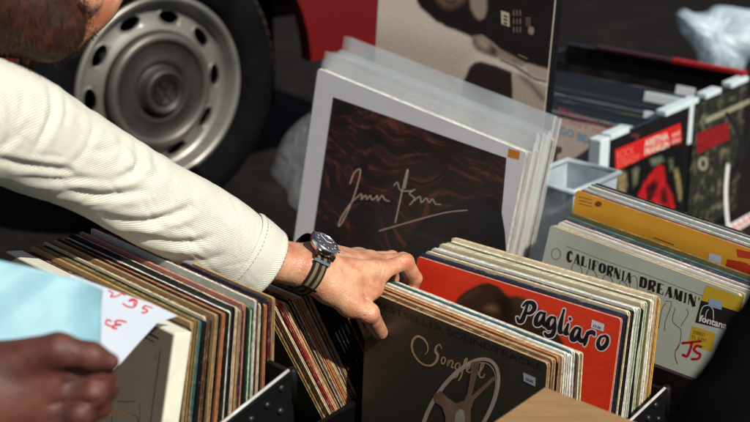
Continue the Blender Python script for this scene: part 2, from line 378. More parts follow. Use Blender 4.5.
def fbm(sx, sz, amp, seed=0, off=1.0):
    def f(gx, gz):
        o = np.empty(gx.shape)
        for i in range(gx.shape[0]):
            for j in range(gx.shape[1]): o[i, j] = off + amp * (mnoise.noise(Vector((gx[i, j] * sx + seed, gz[i, j] * sz, seed))) + .5 * mnoise.noise(Vector((gx[i, j] * sx * 2.3, gz[i, j] * sz * 2.3, seed + 5))))
        return np.maximum(o, .05)
    return f
ORD = ['', 'first', 'second', 'third', 'fourth', 'fifth', 'sixth', 'seventh', 'eighth', 'ninth', 'tenth', 'eleventh', 'twelfth', 'thirteenth', 'fourteenth', 'fifteenth', 'sixteenth', 'seventeenth', 'eighteenth', 'nineteenth', 'twentieth', 'twenty-first', 'twenty-second', 'twenty-third', 'twenty-fourth', 'twenty-fifth', 'twenty-sixth', 'twenty-seventh', 'twenty-eighth', 'twenty-ninth', 'thirtieth', 'thirty-first', 'thirty-second']
ART = lambda c: 'an' if c[0] in 'aeiou' else 'a'

def stack(TL, yaw, lean0, lean1, roll, S, depth0, cols, anchor, group, gap=(.0002, .0012), jx=.003, jz=.003, cover=None, endnote=None, h=None, zcurve=0):
    """records standing behind one another; cols = (colour, thickness, z drop) from the front; returns next depth"""
    b = Vector((math.sin(yaw), math.cos(yaw), 0)); y = depth0; n = len(cols); out = []
    h = h or S
    for i, cdef in enumerate(cols):
        c, t = cdef[0], cdef[1]; dz = cdef[2] if len(cdef) > 2 else 0
        u = (i + 1) / n; ln = lean0 + (lean1 - lean0) * u
        y += random.uniform(*gap)
        ww = S + random.uniform(-.0015, .0015)
        T = Vector(TL) + b * y + Vector((math.cos(yaw), -math.sin(yaw), 0)) * random.uniform(-jx, jx) + ZX * (random.uniform(-jz, jz) + dz)
        Mx = frame(T, yaw, ln, roll, h)
        cv = card(c, PAL[c]) if cover is None else cover
        lab = f'{c} edged record sleeve, {ORD[i + 1]} behind {anchor}' if not endnote or i < n - 1 else endnote
        out.append(record(Mx, ww, h, t, cv, edge(c), INN[2] if c == 'black' else random.choice(INN), lab, group, flat=False)); y += t / math.cos(ln)
    return y, out

# ================================================================== SETTING
def ground():
    n = 40; v = []; f = []
    for i in range(n + 1):
        for j in range(n + 1): v.append(((i / n - .5) * 240, (j / n - .5) * 240, 0))
    for i in range(n):
        for j in range(n): f.append((i * (n + 1) + j, (i + 1) * (n + 1) + j, (i + 1) * (n + 1) + j + 1, i * (n + 1) + j + 1))
    o = meshobj('ground', v, f, M['asphalt']); tag(o, 'dark worn asphalt ground under the record crates', 'ground', kind='structure')
ground()

# ================================================================== CAR
def car():
    WC = W(152, 87, 2.99); n = Vector((.63, -.7766, 0)); xd = Vector((.7766, .63, 0))
    rad = WC.z
    root = empty('parked_car', Matrix.Translation((WC.x, WC.y, 0)))
    tag(root, 'dark red parked car with silver slotted steel wheel behind the record crates', 'car')
    base = Vector((WC.x, WC.y, 0))
    def Lc(x, o, z): return xd * x + n * o + ZX * z            # x along car, o outwards, z up (relative to root)
    # side profile with two wheel arches, extruded through the car's width
    def side(o):
        pts = []
        pts += [(-3.15, .30), (-3.2, .55), (-3.1, .78), (-2.2, .92), (.55, .95), (.72, .80), (.74, .34)]
        ra = rad + .055
        arch = lambda cx: [(cx + ra * math.cos(a), max(.30, rad + ra * math.sin(a))) for a in [R(d) for d in range(-4, 186, 8)]]
        return pts + [(.74, .30)] + arch(0) + arch(-2.45) + [(-2.45 - ra - .02, .30)]
    pr = side(0); m = len(pr); v = [Lc(x, .07, z) for x, z in pr] + [Lc(x, .035, z) for x, z in pr]
    f = []
    tess = tessellate_polygon([[Vector((x, z, 0)) for x, z in pr]])
    f = [tuple(t) for t in tess] + [tuple(m + i for i in reversed(t)) for t in tess] + [(k, (k + 1) % m, m + (k + 1) % m, m + k) for k in range(m)]
    mb = MB(); mb.add(v, f)
    mb.hexa([Lc(-3.15, -1.6, .32), Lc(.7, -1.6, .32), Lc(.7, -.24, .32), Lc(-3.15, -.24, .32), Lc(-3.1, -1.6, .9), Lc(.66, -1.6, .9), Lc(.66, -.24, .9), Lc(-3.1, -.24, .9)])
    mb.hexa([Lc(-2.2, -1.6, .88), Lc(.66, -1.6, .88), Lc(.66, .035, .88), Lc(-2.2, .035, .88), Lc(-2.2, -1.6, .9), Lc(.6, -1.6, .94), Lc(.6, .034, .94), Lc(-2.2, .034, .9)])
    mb.hexa([Lc(.70, -1.6, .3), Lc(.735, -1.6, .3), Lc(.735, .034, .3), Lc(.70, .034, .3), Lc(.68, -1.6, .82), Lc(.71, -1.6, .82), Lc(.71, .034, .82), Lc(.68, .034, .82)])
    mb.build('body', M['redpaint'], root)
    MB().hexa([Lc(-1.75, -1.45, .92), Lc(.45, -1.45, .92), Lc(.45, -.02, .92), Lc(-1.75, -.02, .92), Lc(-1.1, -1.3, 1.42), Lc(.2, -1.3, 1.42), Lc(.2, -.2, 1.42), Lc(-1.1, -.2, 1.42)]).build('roof', M['redpaint'], root, bevel=.03)
    MB().hexa([Lc(-1.45, -.04, .97), Lc(.3, -.04, .97), Lc(.3, -.01, .97), Lc(-1.45, -.01, .97), Lc(-1.0, -.19, 1.36), Lc(.16, -.19, 1.36), Lc(.16, -.165, 1.36), Lc(-1.0, -.165, 1.36)]).build('side_window', M['glass'], root)
    MB().box((0, 0, 0), (1, 1, 1), Matrix(((xd.x * .06, n.x * -1.7, 0, Lc(.74, .06, 0).x), (xd.y * .06, n.y * -1.7, 0, Lc(.74, .06, 0).y), (0, 0, .13, .36), (0, 0, 0, 1)))).build('bumper', M['black_plastic'], root)
    MB().box((0, 0, 0), (1, 1, 1), Matrix(((xd.x * .03, n.x * -.2, 0, Lc(.735, .0, 0).x), (xd.y * .03, n.y * -.2, 0, Lc(.735, .0, 0).y), (0, 0, .1, .62), (0, 0, 0, 1)))).build('tail_light', M['light_red'], root)
    # dark liner inside arches
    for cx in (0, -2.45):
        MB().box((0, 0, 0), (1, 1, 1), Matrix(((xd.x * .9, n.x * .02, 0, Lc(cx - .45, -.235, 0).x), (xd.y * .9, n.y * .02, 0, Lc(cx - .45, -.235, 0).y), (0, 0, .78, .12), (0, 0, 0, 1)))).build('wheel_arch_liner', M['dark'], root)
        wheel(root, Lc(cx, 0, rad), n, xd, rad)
def wheel(root, c, n, xd, rad):
    Mx = Matrix(((xd.x, 0, n.x, c.x), (xd.y, 0, n.y, c.y), (0, 1, 0, c.z), (0, 0, 0, 1)))
    RR = .179
    wh = empty('wheel'); wh.parent = root
    prof = [(RR + .006, .02), (RR + .014, .034), (RR + .03, .046), (RR + .055, .052), (rad - .045, .05), (rad - .02, .036), (rad - .006, .012), (rad - .001, -.02), (rad, -.06), (rad, -.12), (rad - .008, -.15), (rad - .03, -.17), (RR + .03, -.17), (RR, -.16)]
    ty = MB().lathe(prof, Mx, 96).build('tyre', M['tyre'], wh, smooth=True)
    # moulded tread blocks on the running surface
    tr = MB()
    for k in range(72):
        a = 2 * math.pi * k / 72
        for j, (h0, h1, off) in enumerate(((-.145, -.105, 0), (-.098, -.062, .5), (-.055, -.018, 0), (-.012, .012, .5))):
            a0 = a + off * 2 * math.pi / 72; a1 = a0 + 2 * math.pi / 72 * .72; rr0 = rad - .006 if j < 3 else rad - .013; rr1 = rad + .003 if j < 3 else rad - .003
            tr.hexa([Mx @ Vector((r * math.cos(q), r * math.sin(q), h)) for r in (rr0, rr1) for q, h in ((a0, h0), (a1, h0), (a1, h1), (a0, h1))])
    tr.build('tread', M['tread'], wh)
    # steel rim with real slots
    rim = MB().lathe([(RR - .006, -.15), (RR + .006, .018), (RR + .011, .03), (RR + .008, .036), (RR + .002, .036), (RR - .004, .03), (RR - .010, .012), (RR - .018, .004), (RR - .03, .0045), (RR - .05, .010), (RR - .062, .016), (RR - .07, .016), (RR - .07, .008), (RR - .05, .002), (RR - .03, -.004), (RR - .02, -.006), (RR - .016, -.15), (RR - .006, -.15)], Mx, 120).build('rim', M['rim'], wh, smooth=True)
    cut = MB()
    NS = 10
    for k in range(NS):
        a = 2 * math.pi * (k + .02) / NS; rc = RR - .036
        ring = [(rc + .0135 * math.cos(q), .0245 * math.sin(q)) for q in [2 * math.pi * i / 20 for i in range(20)]]
        v = [Mx @ Vector((x * math.cos(a) - y * math.sin(a), x * math.sin(a) + y * math.cos(a), h)) for h in (-.05, .05) for x, y in ring]
        cut.add(v, [tuple(range(20)), tuple(range(39, 19, -1))] + [(i, (i + 1) % 20, 20 + (i + 1) % 20, 20 + i) for i in range(20)])
    bm = bmesh.new(); bm.from_mesh(rim.data); bmesh.ops.remove_doubles(bm, verts=bm.verts, dist=1e-5); bmesh.ops.recalc_face_normals(bm, faces=bm.faces); bm.to_mesh(rim.data); bm.free()
    co_ = cut.build('cutter', M['dark'], wh)
    md = rim.modifiers.new('b', 'BOOLEAN'); md.object = co_; md.operation = 'DIFFERENCE'; md.solver = 'EXACT'
    bpy.context.view_layer.update(); dg = bpy.context.evaluated_depsgraph_get()
    nm = bpy.data.meshes.new_from_object(rim.evaluated_get(dg)); rim.modifiers.clear(); rim.data = nm; bpy.data.objects.remove(co_)
    # raised lips round the slots
    for k in range(NS):
        lip = MB()
        a = 2 * math.pi * (k + .02) / NS; rc = RR - .036
        pts = []
        for i in range(25):
            q = 2 * math.pi * i / 24; x = rc + .0145 * math.cos(q); y = .026 * math.sin(q); r_ = math.hypot(x, y)
            hh = np.interp(r_, [RR - .05, RR - .03, RR - .018], [.010, .0045, .004])
            pts.append(Mx @ Vector((x * math.cos(a) - y * math.sin(a), x * math.sin(a) + y * math.cos(a), hh)))
        lip.tube(pts, .0022, 8, False).build('slot_lip', M['rim'], wh, smooth=True)
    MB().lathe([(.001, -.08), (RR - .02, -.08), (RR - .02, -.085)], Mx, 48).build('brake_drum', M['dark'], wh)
    hc = MB().lathe([(RR - .062, .008), (RR - .060, .024), (RR - .066, .034), (RR - .075, .037), (RR - .083, .034), (RR - .087, .030), (.066, .036), (.058, .038), (.053, .030), (.050, .030), (.046, .050), (.041, .056), (.036, .055), (.033, .050), (.001, .050)], Mx, 96).build('hubcap', M['hub'], wh, smooth=True)
    MB().lathe([(RR - .0625, .026), (RR - .064, .0355), (RR - .072, .0405), (RR - .080, .0375), (RR - .081, .034)], Mx, 96).build('hubcap_ring', mat('dull ring', (.13, .12, .105), .42, .25, 14, metal=.5, col2=(.05, .04, .03), c2scale=7), wh, smooth=True)
    em = MB()
    em.tube([Mx @ Vector((.026 * math.cos(q), .026 * math.sin(q), .0515)) for q in [2 * math.pi * i / 32 for i in range(33)]], .0018, 6, False)
    for seg in (((-.012, .019), (0, .002), (.012, .019)), ((-.02, .006), (-.009, -.019), (0, -.002), (.009, -.019), (.02, .006))):
        em.tube([Mx @ Vector((x, y, .0515)) for x, y in seg], .0016, 6)
    em.build('emblem', M['tyre'], wh)
car()

# ================================================================== CRATES
def crate(lo, hi, rims, label, floor=.02, trim=True, rivets=(), mt=None, Mab=None, cat='crate'):
    """open record crate in the (a, b) grid; rims = heights of the corners (a0b0, a1b0, a1b1, a0b1)"""
    a0, b0 = lo; a1, b1 = hi; mt = mt or M['black_plastic']; t = .007
    root = empty('record_crate', Matrix.Translation(AB((a0 + a1) / 2, (b0 + b1) / 2, 0)))
    O = root.matrix_world.translation
    tag(root, label, cat, 'record crates on the ground')
    P = lambda a, b, z: AB(a, b, z) - O
    h00, h10, h11, h01 = rims
    f0 = floor
    def wall(nm, p, q, hp, hq, nrm):
        w = MB().hexa([P(p[0], p[1], f0), P(q[0], q[1], f0), P(q[0] + nrm[0] * t, q[1] + nrm[1] * t, f0), P(p[0] + nrm[0] * t, p[1] + nrm[1] * t, f0),
                       P(p[0], p[1], hp), P(q[0], q[1], hq), P(q[0] + nrm[0] * t, q[1] + nrm[1] * t, hq), P(p[0] + nrm[0] * t, p[1] + nrm[1] * t, hp)]).build(nm, mt, root)
        return w
    wall('front_panel', (a0, b0), (a1, b0), h00, h10, (0, -1)); wall('back_panel', (a0, b1), (a1, b1), h01, h11, (0, 1))
    rt = wall('side_panel', (a1, b0), (a1, b1), h10, h11, (1, 0)); wall('side_panel', (a0, b0), (a0, b1), h00, h01, (-1, 0))
    MB().hexa([P(a0 + .002, b0 + .002, f0 - .008), P(a1 - .002, b0 + .002, f0 - .008), P(a1 - .002, b1 - .002, f0 - .008), P(a0 + .002, b1 - .002, f0 - .008), P(a0 + .002, b0 + .002, f0 + .004), P(a1 - .002, b0 + .002, f0 + .004), P(a1 - .002, b1 - .002, f0 + .004), P(a0 + .002, b1 - .002, f0 + .004)]).build('floor_panel', mt, root)
    if f0 > .05:
        for a in (a0 + .03, a1 - .03):
            for b in (b0 + .03, b1 - .03):
                MB().tube([P(a, b, 0), P(a, b, f0 - .009)], .018, 14).build('foot', mt, root)
    if trim:
        e = t + .0025
        MB().tube([P(a1 + t * .55, b0 - .005, h10 + .002), P(a1 + t * .55, b1 + .004, h11 + .002)], .0042, 10).build('metal_rim', M['black_plastic'], root, smooth=True)
        MB().tube([P(a1 + t * .55 + .0018, b0 - .005, h10 + .0056), P(a1 + t * .55 + .0018, b1 - .004, h11 + .0056)], .0019, 8).build('metal_edge', mat('bare bright edge', (.6, .59, .56), .35, .3, 60), root, smooth=True)
        # rounded corner cap and rivets on the visible side
        MB().tube([P(a1 + t * .5, b1 + t * .4, h11 - .035), P(a1 + t * .5, b1 + t * .4, h11 + .003), P(a1 + t * .5, b1 + t * .4, h11 + .006)], [.0056, .0062, .003], 14).build('corner_cap', M['black_plastic'], root, smooth=True)
        for (rx, ry) in rivets:
            q = hit(rx, ry, AX * (a1 + t), AX); b = q.dot(BX); hz = q.z
            rv = MB(); Mr = Matrix.Translation(P(a1 + t, b, hz)) @ Matrix(((AX.x, BX.x, 0, 0), (AX.y, BX.y, 0, 0), (0, 0, 1, 0), (0, 0, 0, 1))) @ Matrix.Rotation(R(90), 4, 'Y')
            rv.lathe([(.0045, 0), (.0042, .0016), (.0031, .0028), (.0015, .0034), (.0002, .0036)], Mr, 16).build('rivet', mat('dark rivet', (.05, .047, .044), .4, .1, metal=.8), root, smooth=True)
    return root
def rimz(a, p1, p2, b1, b0):
    """rim height at b1 and b0 on the plane a, through two seen points"""
    q1 = hit(*p1, AX * a, AX); q2 = hit(*p2, AX * a, AX); s = (q1.z - q2.z) / (q1.dot(BX) - q2.dot(BX))
    print('rim', a, 'b', round(q1.dot(BX), 3), round(q2.dot(BX), 3), 'z', round(q1.z, 3), round(q2.z, 3))
    return q1.z + s * (b1 - q1.dot(BX)), q1.z + s * (b0 - q1.dot(BX)), q1.dot(BX)

# ---- left crate
aL = -1.128
zb, zf, bL = rimz(aL, (288, 372), (225, 422), 1.03, .74)
print('left crate', zb, zf, bL)
bLb = bL
zb, zf, _ = rimz(aL, (288, 372), (225, 422), bLb, .74)
crate((-1.52, .74), (aL, bLb), (max(.14, zf), max(.14, zf), zb, zb), 'black riveted record crate under the cream box set and its long row', floor=.098, rivets=((281, 388), (267, 405), (280, 411), (251, 419)))

BOXF = dict(TL=(-.439, 1.656, .427), yaw=R(45.7), lean=R(12.8), S=.33)
Mx = frame(BOXF['TL'], BOXF['yaw'], BOXF['lean'], R(.1), .33)
def boxset():
    t = .0235; w = h = .33
    ivory = mat('ivory box board', srgb(226, 226, 206), .6, .06, 30, .15, 260, col2=srgb(196, 190, 160), c2scale=12)
    dark = mat('grey brown box lid', srgb(126, 115, 99), .5, .1, 25, .15, 300)
    o = MB().box((0, .0012, 0), (w, t, h)).build('record_box_set', ivory, bevel=.002, Mw=Mx)
    tag(o, 'thick ivory record box set with grey brown lid, front of the left row', 'box set')
    MB().box((.002, 0, .002), (w - .002, .0016, h - .002)).build('lid_panel', dark, o)
    ln = mat('lid border line', srgb(46, 40, 34), .5)
    A = Art(o, 1)
    x0, z0, x1, z1 = .018, .018, w - .018, h - .018; q = .0013
    rect(A, x0, z1 - q, x1 - .012, z1); rect(A, x0, z0, x1, z0 + q); rect(A, x0, z0, x0 + q, z1); rect(A, x1 - q, z0, x1, z1 - .006)
    rect(A, x1 - .022, z1 + .004, x1 - .006, z1 + .0065)
    A.build('border_line', ln)
    z = Z(60, 320, 4.14); A = Art(o, 2)
    A.stroke(z((240, 335), (275, 338), (312, 336)), .5); A.stroke(z((330, 345), (330, 422)), .4, 0); A.stroke(z((215, 400), (213, 440)), .5, 0)
    A.stroke(z((300, 390), (318, 400), (325, 425)), .5)
    A.build('printed_line', ln)
    A = Art(o, 3)
    A.stroke(z((150, 400), (170, 370), (180, 360), (176, 385), (188, 372), (192, 392), (205, 365), (203, 395), (215, 366), (222, 392), (232, 372), (238, 392), (250, 370)), .7)
    A.stroke(z((255, 372), (268, 372), (262, 388), (276, 378), (288, 372), (280, 390)), .7)
    A.stroke(z((258, 378), (262, 362), (276, 380), (300, 384)), .45)
    A.build('title_lettering', mat('orange gold ink', srgb(176, 122, 62), .4, .1))
    A = Art(o, 2); p = z((398, 150))[0]; A.poly([(p[0] + 2.6 * math.cos(i * .52), p[1] + 3.6 * math.sin(i * .52)) for i in range(12)])
    A.build('round_mark', mat('faint mark', srgb(112, 108, 104), .3, .1))
    return t
boxset()
LC = [('brown', .0044), ('black', .0036, -.002), ('tan', .0046), ('olive', .0056), ('teal', .0028), ('black', .0026, -.002), ('cream', .0032), ('brown', .0048), ('black', .003, -.001), ('tan', .0038), ('black', .0044, .003), ('orange', .0034), ('brown', .0034), ('black', .004, .003),
      ('white', .0036), ('black', .0046, .003), ('cream', .0034, .002), ('tan', .003, .001), ('plum', .0042, -.002), ('pink', .0036, .003), ('black', .0028, -.003), ('green', .0075, -.002), ('white', .0028, .002), ('maroon', .004, .002), ('cream', .0032, -.002), ('black', .0034, -.001), ('orange', .0034, -.004), ('navy', .0038, -.003), ('maroon', .0034, -.005), ('tan', .0036, -.004)]
stack(BOXF['TL'], BOXF['yaw'], R(11), R(3.5), 0, .315, .0255 + .002, [(c[0], c[1] * .86, (c[2] if len(c) > 2 else 0) - .006) for c in LC], 'the ivory box set', 'records in the left crate', jx=.003, jz=.003, gap=(.0003, .0013))

# ---- middle crate, records tipped forward
pm = hit(272, 309, AX * -1.29, AX); pmTL = pm - AX * .315
print('mid TR', pm, 'b', pm.dot(BX))
crate((-1.63, pm.dot(BX) - .02), (-1.275, 1.47), (.16, .16, .17, .17), 'black record crate half hidden behind the left crate, under the hand', floor=.03, trim=False)
MC = [('olive', .0042), ('brown', .0048), ('cream', .003), ('maroon', .005), ('red', .0036, -.001), ('cream', .0028, -.002), ('tan', .004, -.003), ('brown', .0042), ('cream', .003, -.003), ('orange', .0042, -.001), ('tan', .0032, -.003), ('cream', .0026, -.001), ('brown', .0046, .003), ('tan', .003, .001), ('black', .006, .006), ('black', .008, .008), ('black', .0075, .010), ('black', .008, .010), ('tan', .003, .002), ('black', .008, .004), ('cream', .003, .004)]
stack(pmTL, R(45), R(-27), R(-25), 0, .315, -.012, MC, 'the left crate, in the row tipped forward', 'records tipped forward in the middle crate', jx=.003, jz=.002, gap=(.0005, .0018))

# ---- front right crate with the two face-out records
aP = -.937
zb, zf, bP = rimz(aP, (661, 391), (629, 422), 1.47, 1.12)
print('pag crate', zb, zf, bP)
bPb = max(1.445, min(bP, 1.47))
zb, zf, _ = rimz(aP, (661, 391), (629, 422), bPb, 1.12)
crate((-1.268, 1.10), (aP, bPb), (.15, max(.1, zf), zb, .2), 'black steel-edged record crate holding the red record and its row', floor=.012, rivets=((655, 405), (648, 418), (658, 419)))

SG = dict(TL=(-.011, 1.769, .328), yaw=R(49.4), lean=R(4.8), roll=R(2.2), S=.315)
SM = frame(SG['TL'], SG['yaw'], SG['lean'], SG['roll'], .315)
def songfeel():
    cov = mat('dark olive matt cover', srgb(74, 67, 57), .42, .12, 20, .08, 260)
    o = record(SM, .315, .315, .0042, cov, edge('tan'), INN[1], 'dark olive record with a bronze film reel and script title, held by the hand', 'records in the front right crate')
    z = Z(360, 280, 4.22); A = Art(o, 1)
    A.text('BESTSELLER SOUNDTRACKS', [(376, 300.5), (541, 364.5), (541.5, 371), (376, 307)], .012)
    A.build('embossed_row', mat('embossed dark olive', srgb(42, 36, 29), .5))
    A = Art(o, 2)
    A.stroke(z((345, 290), (336, 272), (322, 282), (318, 300), (328, 318), (322, 342), (300, 360), (268, 356), (238, 330), (220, 292), (222, 258), (240, 238), (266, 246), (284, 272), (286, 298), (276, 312)), [1, 1.4, 2.6, 2.8, 2, 1.6, 2.2, 2.4, 2, 1.2, 1], 60)
    o_ = lambda cx, cy: [(cx - 9, cy), (cx - 3, cy - 14), (cx + 8, cy - 8), (cx + 4, cy + 10), (cx - 6, cy + 12), (cx - 9, cy)]
    A.stroke(z(*o_(352, 340)), 1.3, 24)
    A.stroke(z((372, 362), (374, 338), (368, 362), (382, 340), (392, 346), (386, 368), (394, 368)), 1.4)
    A.stroke(z((418, 350), (404, 356), (404, 376), (416, 374), (422, 352), (414, 398), (400, 412), (388, 402), (404, 392), (430, 374)), 1.3)
    A.stroke(z((430, 382), (446, 352), (452, 332), (442, 340), (428, 402), (416, 424)), 1.4)
    A.stroke(z((450, 384), (464, 366), (456, 360), (450, 382), (464, 390), (474, 378)), 1.3)
    A.stroke(z((476, 394), (490, 374), (482, 368), (476, 392), (488, 400), (500, 386)), 1.3)
    A.stroke(z((500, 400), (522, 358), (514, 352), (504, 404), (518, 410), (526, 398)), 1.4)
    A.build('title_lettering', M['gold_ink'])
    # film reel
    z = Z(400, 340, 4.69); c = np.array([278., 330.]); th = R(-57); ma, mi_ = 275., 128.
    el = lambda q, s=1: (c[0] + s * (ma * math.cos(q) * math.cos(th) - mi_ * math.sin(q) * math.sin(th)), c[1] + s * (ma * math.cos(q) * math.sin(th) + mi_ * math.sin(q) * math.cos(th)))
    A = Art(o, 3)
    A.stroke(z(*[el(2 * math.pi * i / 60) for i in range(61)]), 3.4, 0, cap=False)
    A.stroke(z(*[el(2 * math.pi * i / 60, .93) for i in range(61)]), .8, 0, cap=False)
    A.build('film_reel_rim', M['silver_ink'])
    A = Art(o, 4)
    A.poly(z((156, 258), (190, 238), (225, 272), (262, 298), (300, 284), (316, 250), (332, 160), (336, 104), (374, 97), (360, 170), (342, 235), (334, 264), (438, 170), (450, 181), (348, 280), (332, 320), (330, 420), (320, 520), (260, 560), (205, 470), (214, 360), (196, 312), (160, 290)))
    A.build('film_reel_spokes', mat('bronze print', srgb(160, 124, 98), .45, .35, 26))
    A = Art(o, 5); A.poly(z((282, 322), (300, 330), (306, 384), (255, 384), (262, 344))); A.build('film_reel_hub', mat('ivory print', srgb(206, 200, 176), .5))
    A = Art(o, 3); A.poly(z((578, 152), (636, 178), (634, 218), (580, 192))); s_ = A.build('price_sticker', M['sticker'])
    A = Art(o, 4); A.text('£6.00', [z((590, 174))[0], z((624, 189))[0], z((623, 203))[0], z((590, 188))[0]], .02); A.build('price_text', M['ink'], s_)
songfeel()
SC = [('brown', .0042, -.001), ('tan', .0046, 0), ('black', .0032, -.004), ('orange', .004, 0), ('cream', .0042, .002), ('white', .0048, .003), ('white', .0052, .002), ('teal', .003, .002), ('white', .0046, .003), ('brown', .004, -.004), ('cream', .0066, -.004)]
stack(SG['TL'], SG['yaw'], SG['lean'], R(3), SG['roll'], .315, .0045, SC, 'the dark olive film reel record', 'records in the front right crate', jx=.002, jz=.0015, gap=(.0001, .0008))

PG = dict(TL=(.056, 1.841, .346), yaw=R(41.3), lean=R(8), roll=R(.5))
PM = frame(PG['TL'], PG['yaw'], PG['lean'], PG['roll'], .315)
def pagliaro():
    cov = mat('scarlet gloss cover', srgb(238, 66, 36), .32, .06, 10, .05, 200, col2=srgb(222, 54, 30), c2scale=6)
    o = record(PM, .315, .315, .0042, cov, edge('pink'), INN[0], 'scarlet record with a dark haired head and bold black Pagliaro lettering', 'records in the front right crate')
    q = Z(430, 270, 5.77); e = .0014
    fb = fbm(40, 150, .45, 3)
    painted(o, 'portrait_photograph', print_mat('gloss printed photograph', .32, .06), (.006, .04, .309, .309), (200, 170), (238, 66, 36), [
        (q((-60, -60), (60, -40), (90, 60), (20, 130), (-90, 80)), (222, 50, 30, .6), .02),
        (q((150, 182), (170, 150), (210, 120), (260, 95), (300, 79), (340, 75), (385, 89), (415, 116), (440, 147), (465, 154), (500, 151), (545, 166), (600, 200), (650, 240), (700, 300), (770, 420), (740, 700), (300, 760), (180, 420), (140, 240)), (58, 44, 31), 1.6 * e),
        (q((165, 176), (210, 140), (255, 118), (290, 112), (250, 140), (205, 170)), (84, 68, 48), 6 * e),
        (q((300, 90), (340, 84), (390, 110), (430, 160), (420, 200), (380, 150), (330, 108)), (42, 32, 23), 6 * e),
        (q((318, 222), (345, 206), (388, 214), (400, 232), (360, 236)), (134, 110, 74), 5 * e),
        (q((395, 170), (440, 156), (466, 180), (470, 280), (440, 330), (405, 260)), (30, 22, 17), 7 * e),
        (q((480, 172), (530, 170), (600, 220), (660, 290), (600, 280), (520, 210)), (76, 60, 42), 7 * e)], lay=1,
        streak=lambda gx, gz: np.where(1 > 0, fbm(26, 130, .07, 3)(gx + .35 * gz, gz - .4 * gx), 1))
    z = Z(500, 270, 3.835)
    S_ = [([(66, 182), (72, 196), (84, 194), (94, 170), (106, 132)], 1), ([(88, 138), (104, 124), (126, 128), (132, 146), (118, 164), (100, 166)], 1),
          ([(172, 168), (154, 164), (140, 184), (138, 206), (150, 208), (164, 188), (172, 166)], 1), ([(172, 166), (166, 196), (174, 212), (184, 206)], 1),
          ([(212, 184), (196, 182), (184, 200), (184, 220), (196, 222), (208, 204)], 1), ([(212, 184), (210, 222), (200, 248), (182, 252), (172, 242)], 1),
          ([(246, 152), (234, 200), (230, 236), (240, 240)], 1), ([(262, 206), (252, 240), (262, 246)], 1), ([(268, 184), (270, 190)], 1),
          ([(308, 226), (292, 222), (278, 242), (276, 264), (288, 266), (302, 246), (308, 226)], 1), ([(308, 226), (302, 256), (312, 272), (322, 266)], 1),
          ([(336, 238), (328, 268), (324, 288)], 1), ([(330, 258), (344, 240), (358, 240), (362, 250)], 1),
          ([(402, 252), (386, 258), (376, 280), (382, 298), (396, 298), (410, 280), (412, 260), (402, 252)], 1)]
    A = Art(o, 3)
    for p, _ in S_: A.stroke(z(*p), [4.6, 5.6, 6.6, 7.0, 6.8, 6.0, 5.0], 28)
    A.build('lettering_outline', M['white_print'])
    A = Art(o, 4)
    for p, _ in S_: A.stroke(z(*p), [1.9, 3.0, 4.2, 4.7, 4.4, 3.4, 2.2], 28)
    A.build('title_lettering', M['ink'])
    A = Art(o, 5); A.poly(z((353, 190), (400, 208), (396, 236), (348, 220))); s_ = A.build('price_sticker', M['sticker'])
    A = Art(o, 6); A.text('£3.00', [z((358, 207))[0], z((388, 219))[0], z((386, 229))[0], z((356, 217))[0]], .02); A.build('price_text', M['ink'], s_)
pagliaro()
PC = [('navy', 0.0063, .002), ('black', 0.0044, .001), ('cream', 0.0059, .004), ('black', 0.0050, .002), ('white', 0.0052, .005), ('mint', 0.0068, .003), ('black', 0.0037, .000), ('cream', 0.0061, .005), ('mint', 0.0068, .003), ('olive', 0.0037, .004), ('white', 0.0063, .002), ('cream', 0.0057, .006), ('tan', 0.0063, .003), ('yellow', 0.0065, -.003)]
stack(PG['TL'], PG['yaw'], PG['lean'], R(5), PG['roll'], .315, .0046, PC, 'the scarlet record', 'records in the front right crate', jx=.0008, jz=.0015, gap=(.0001, .0009))

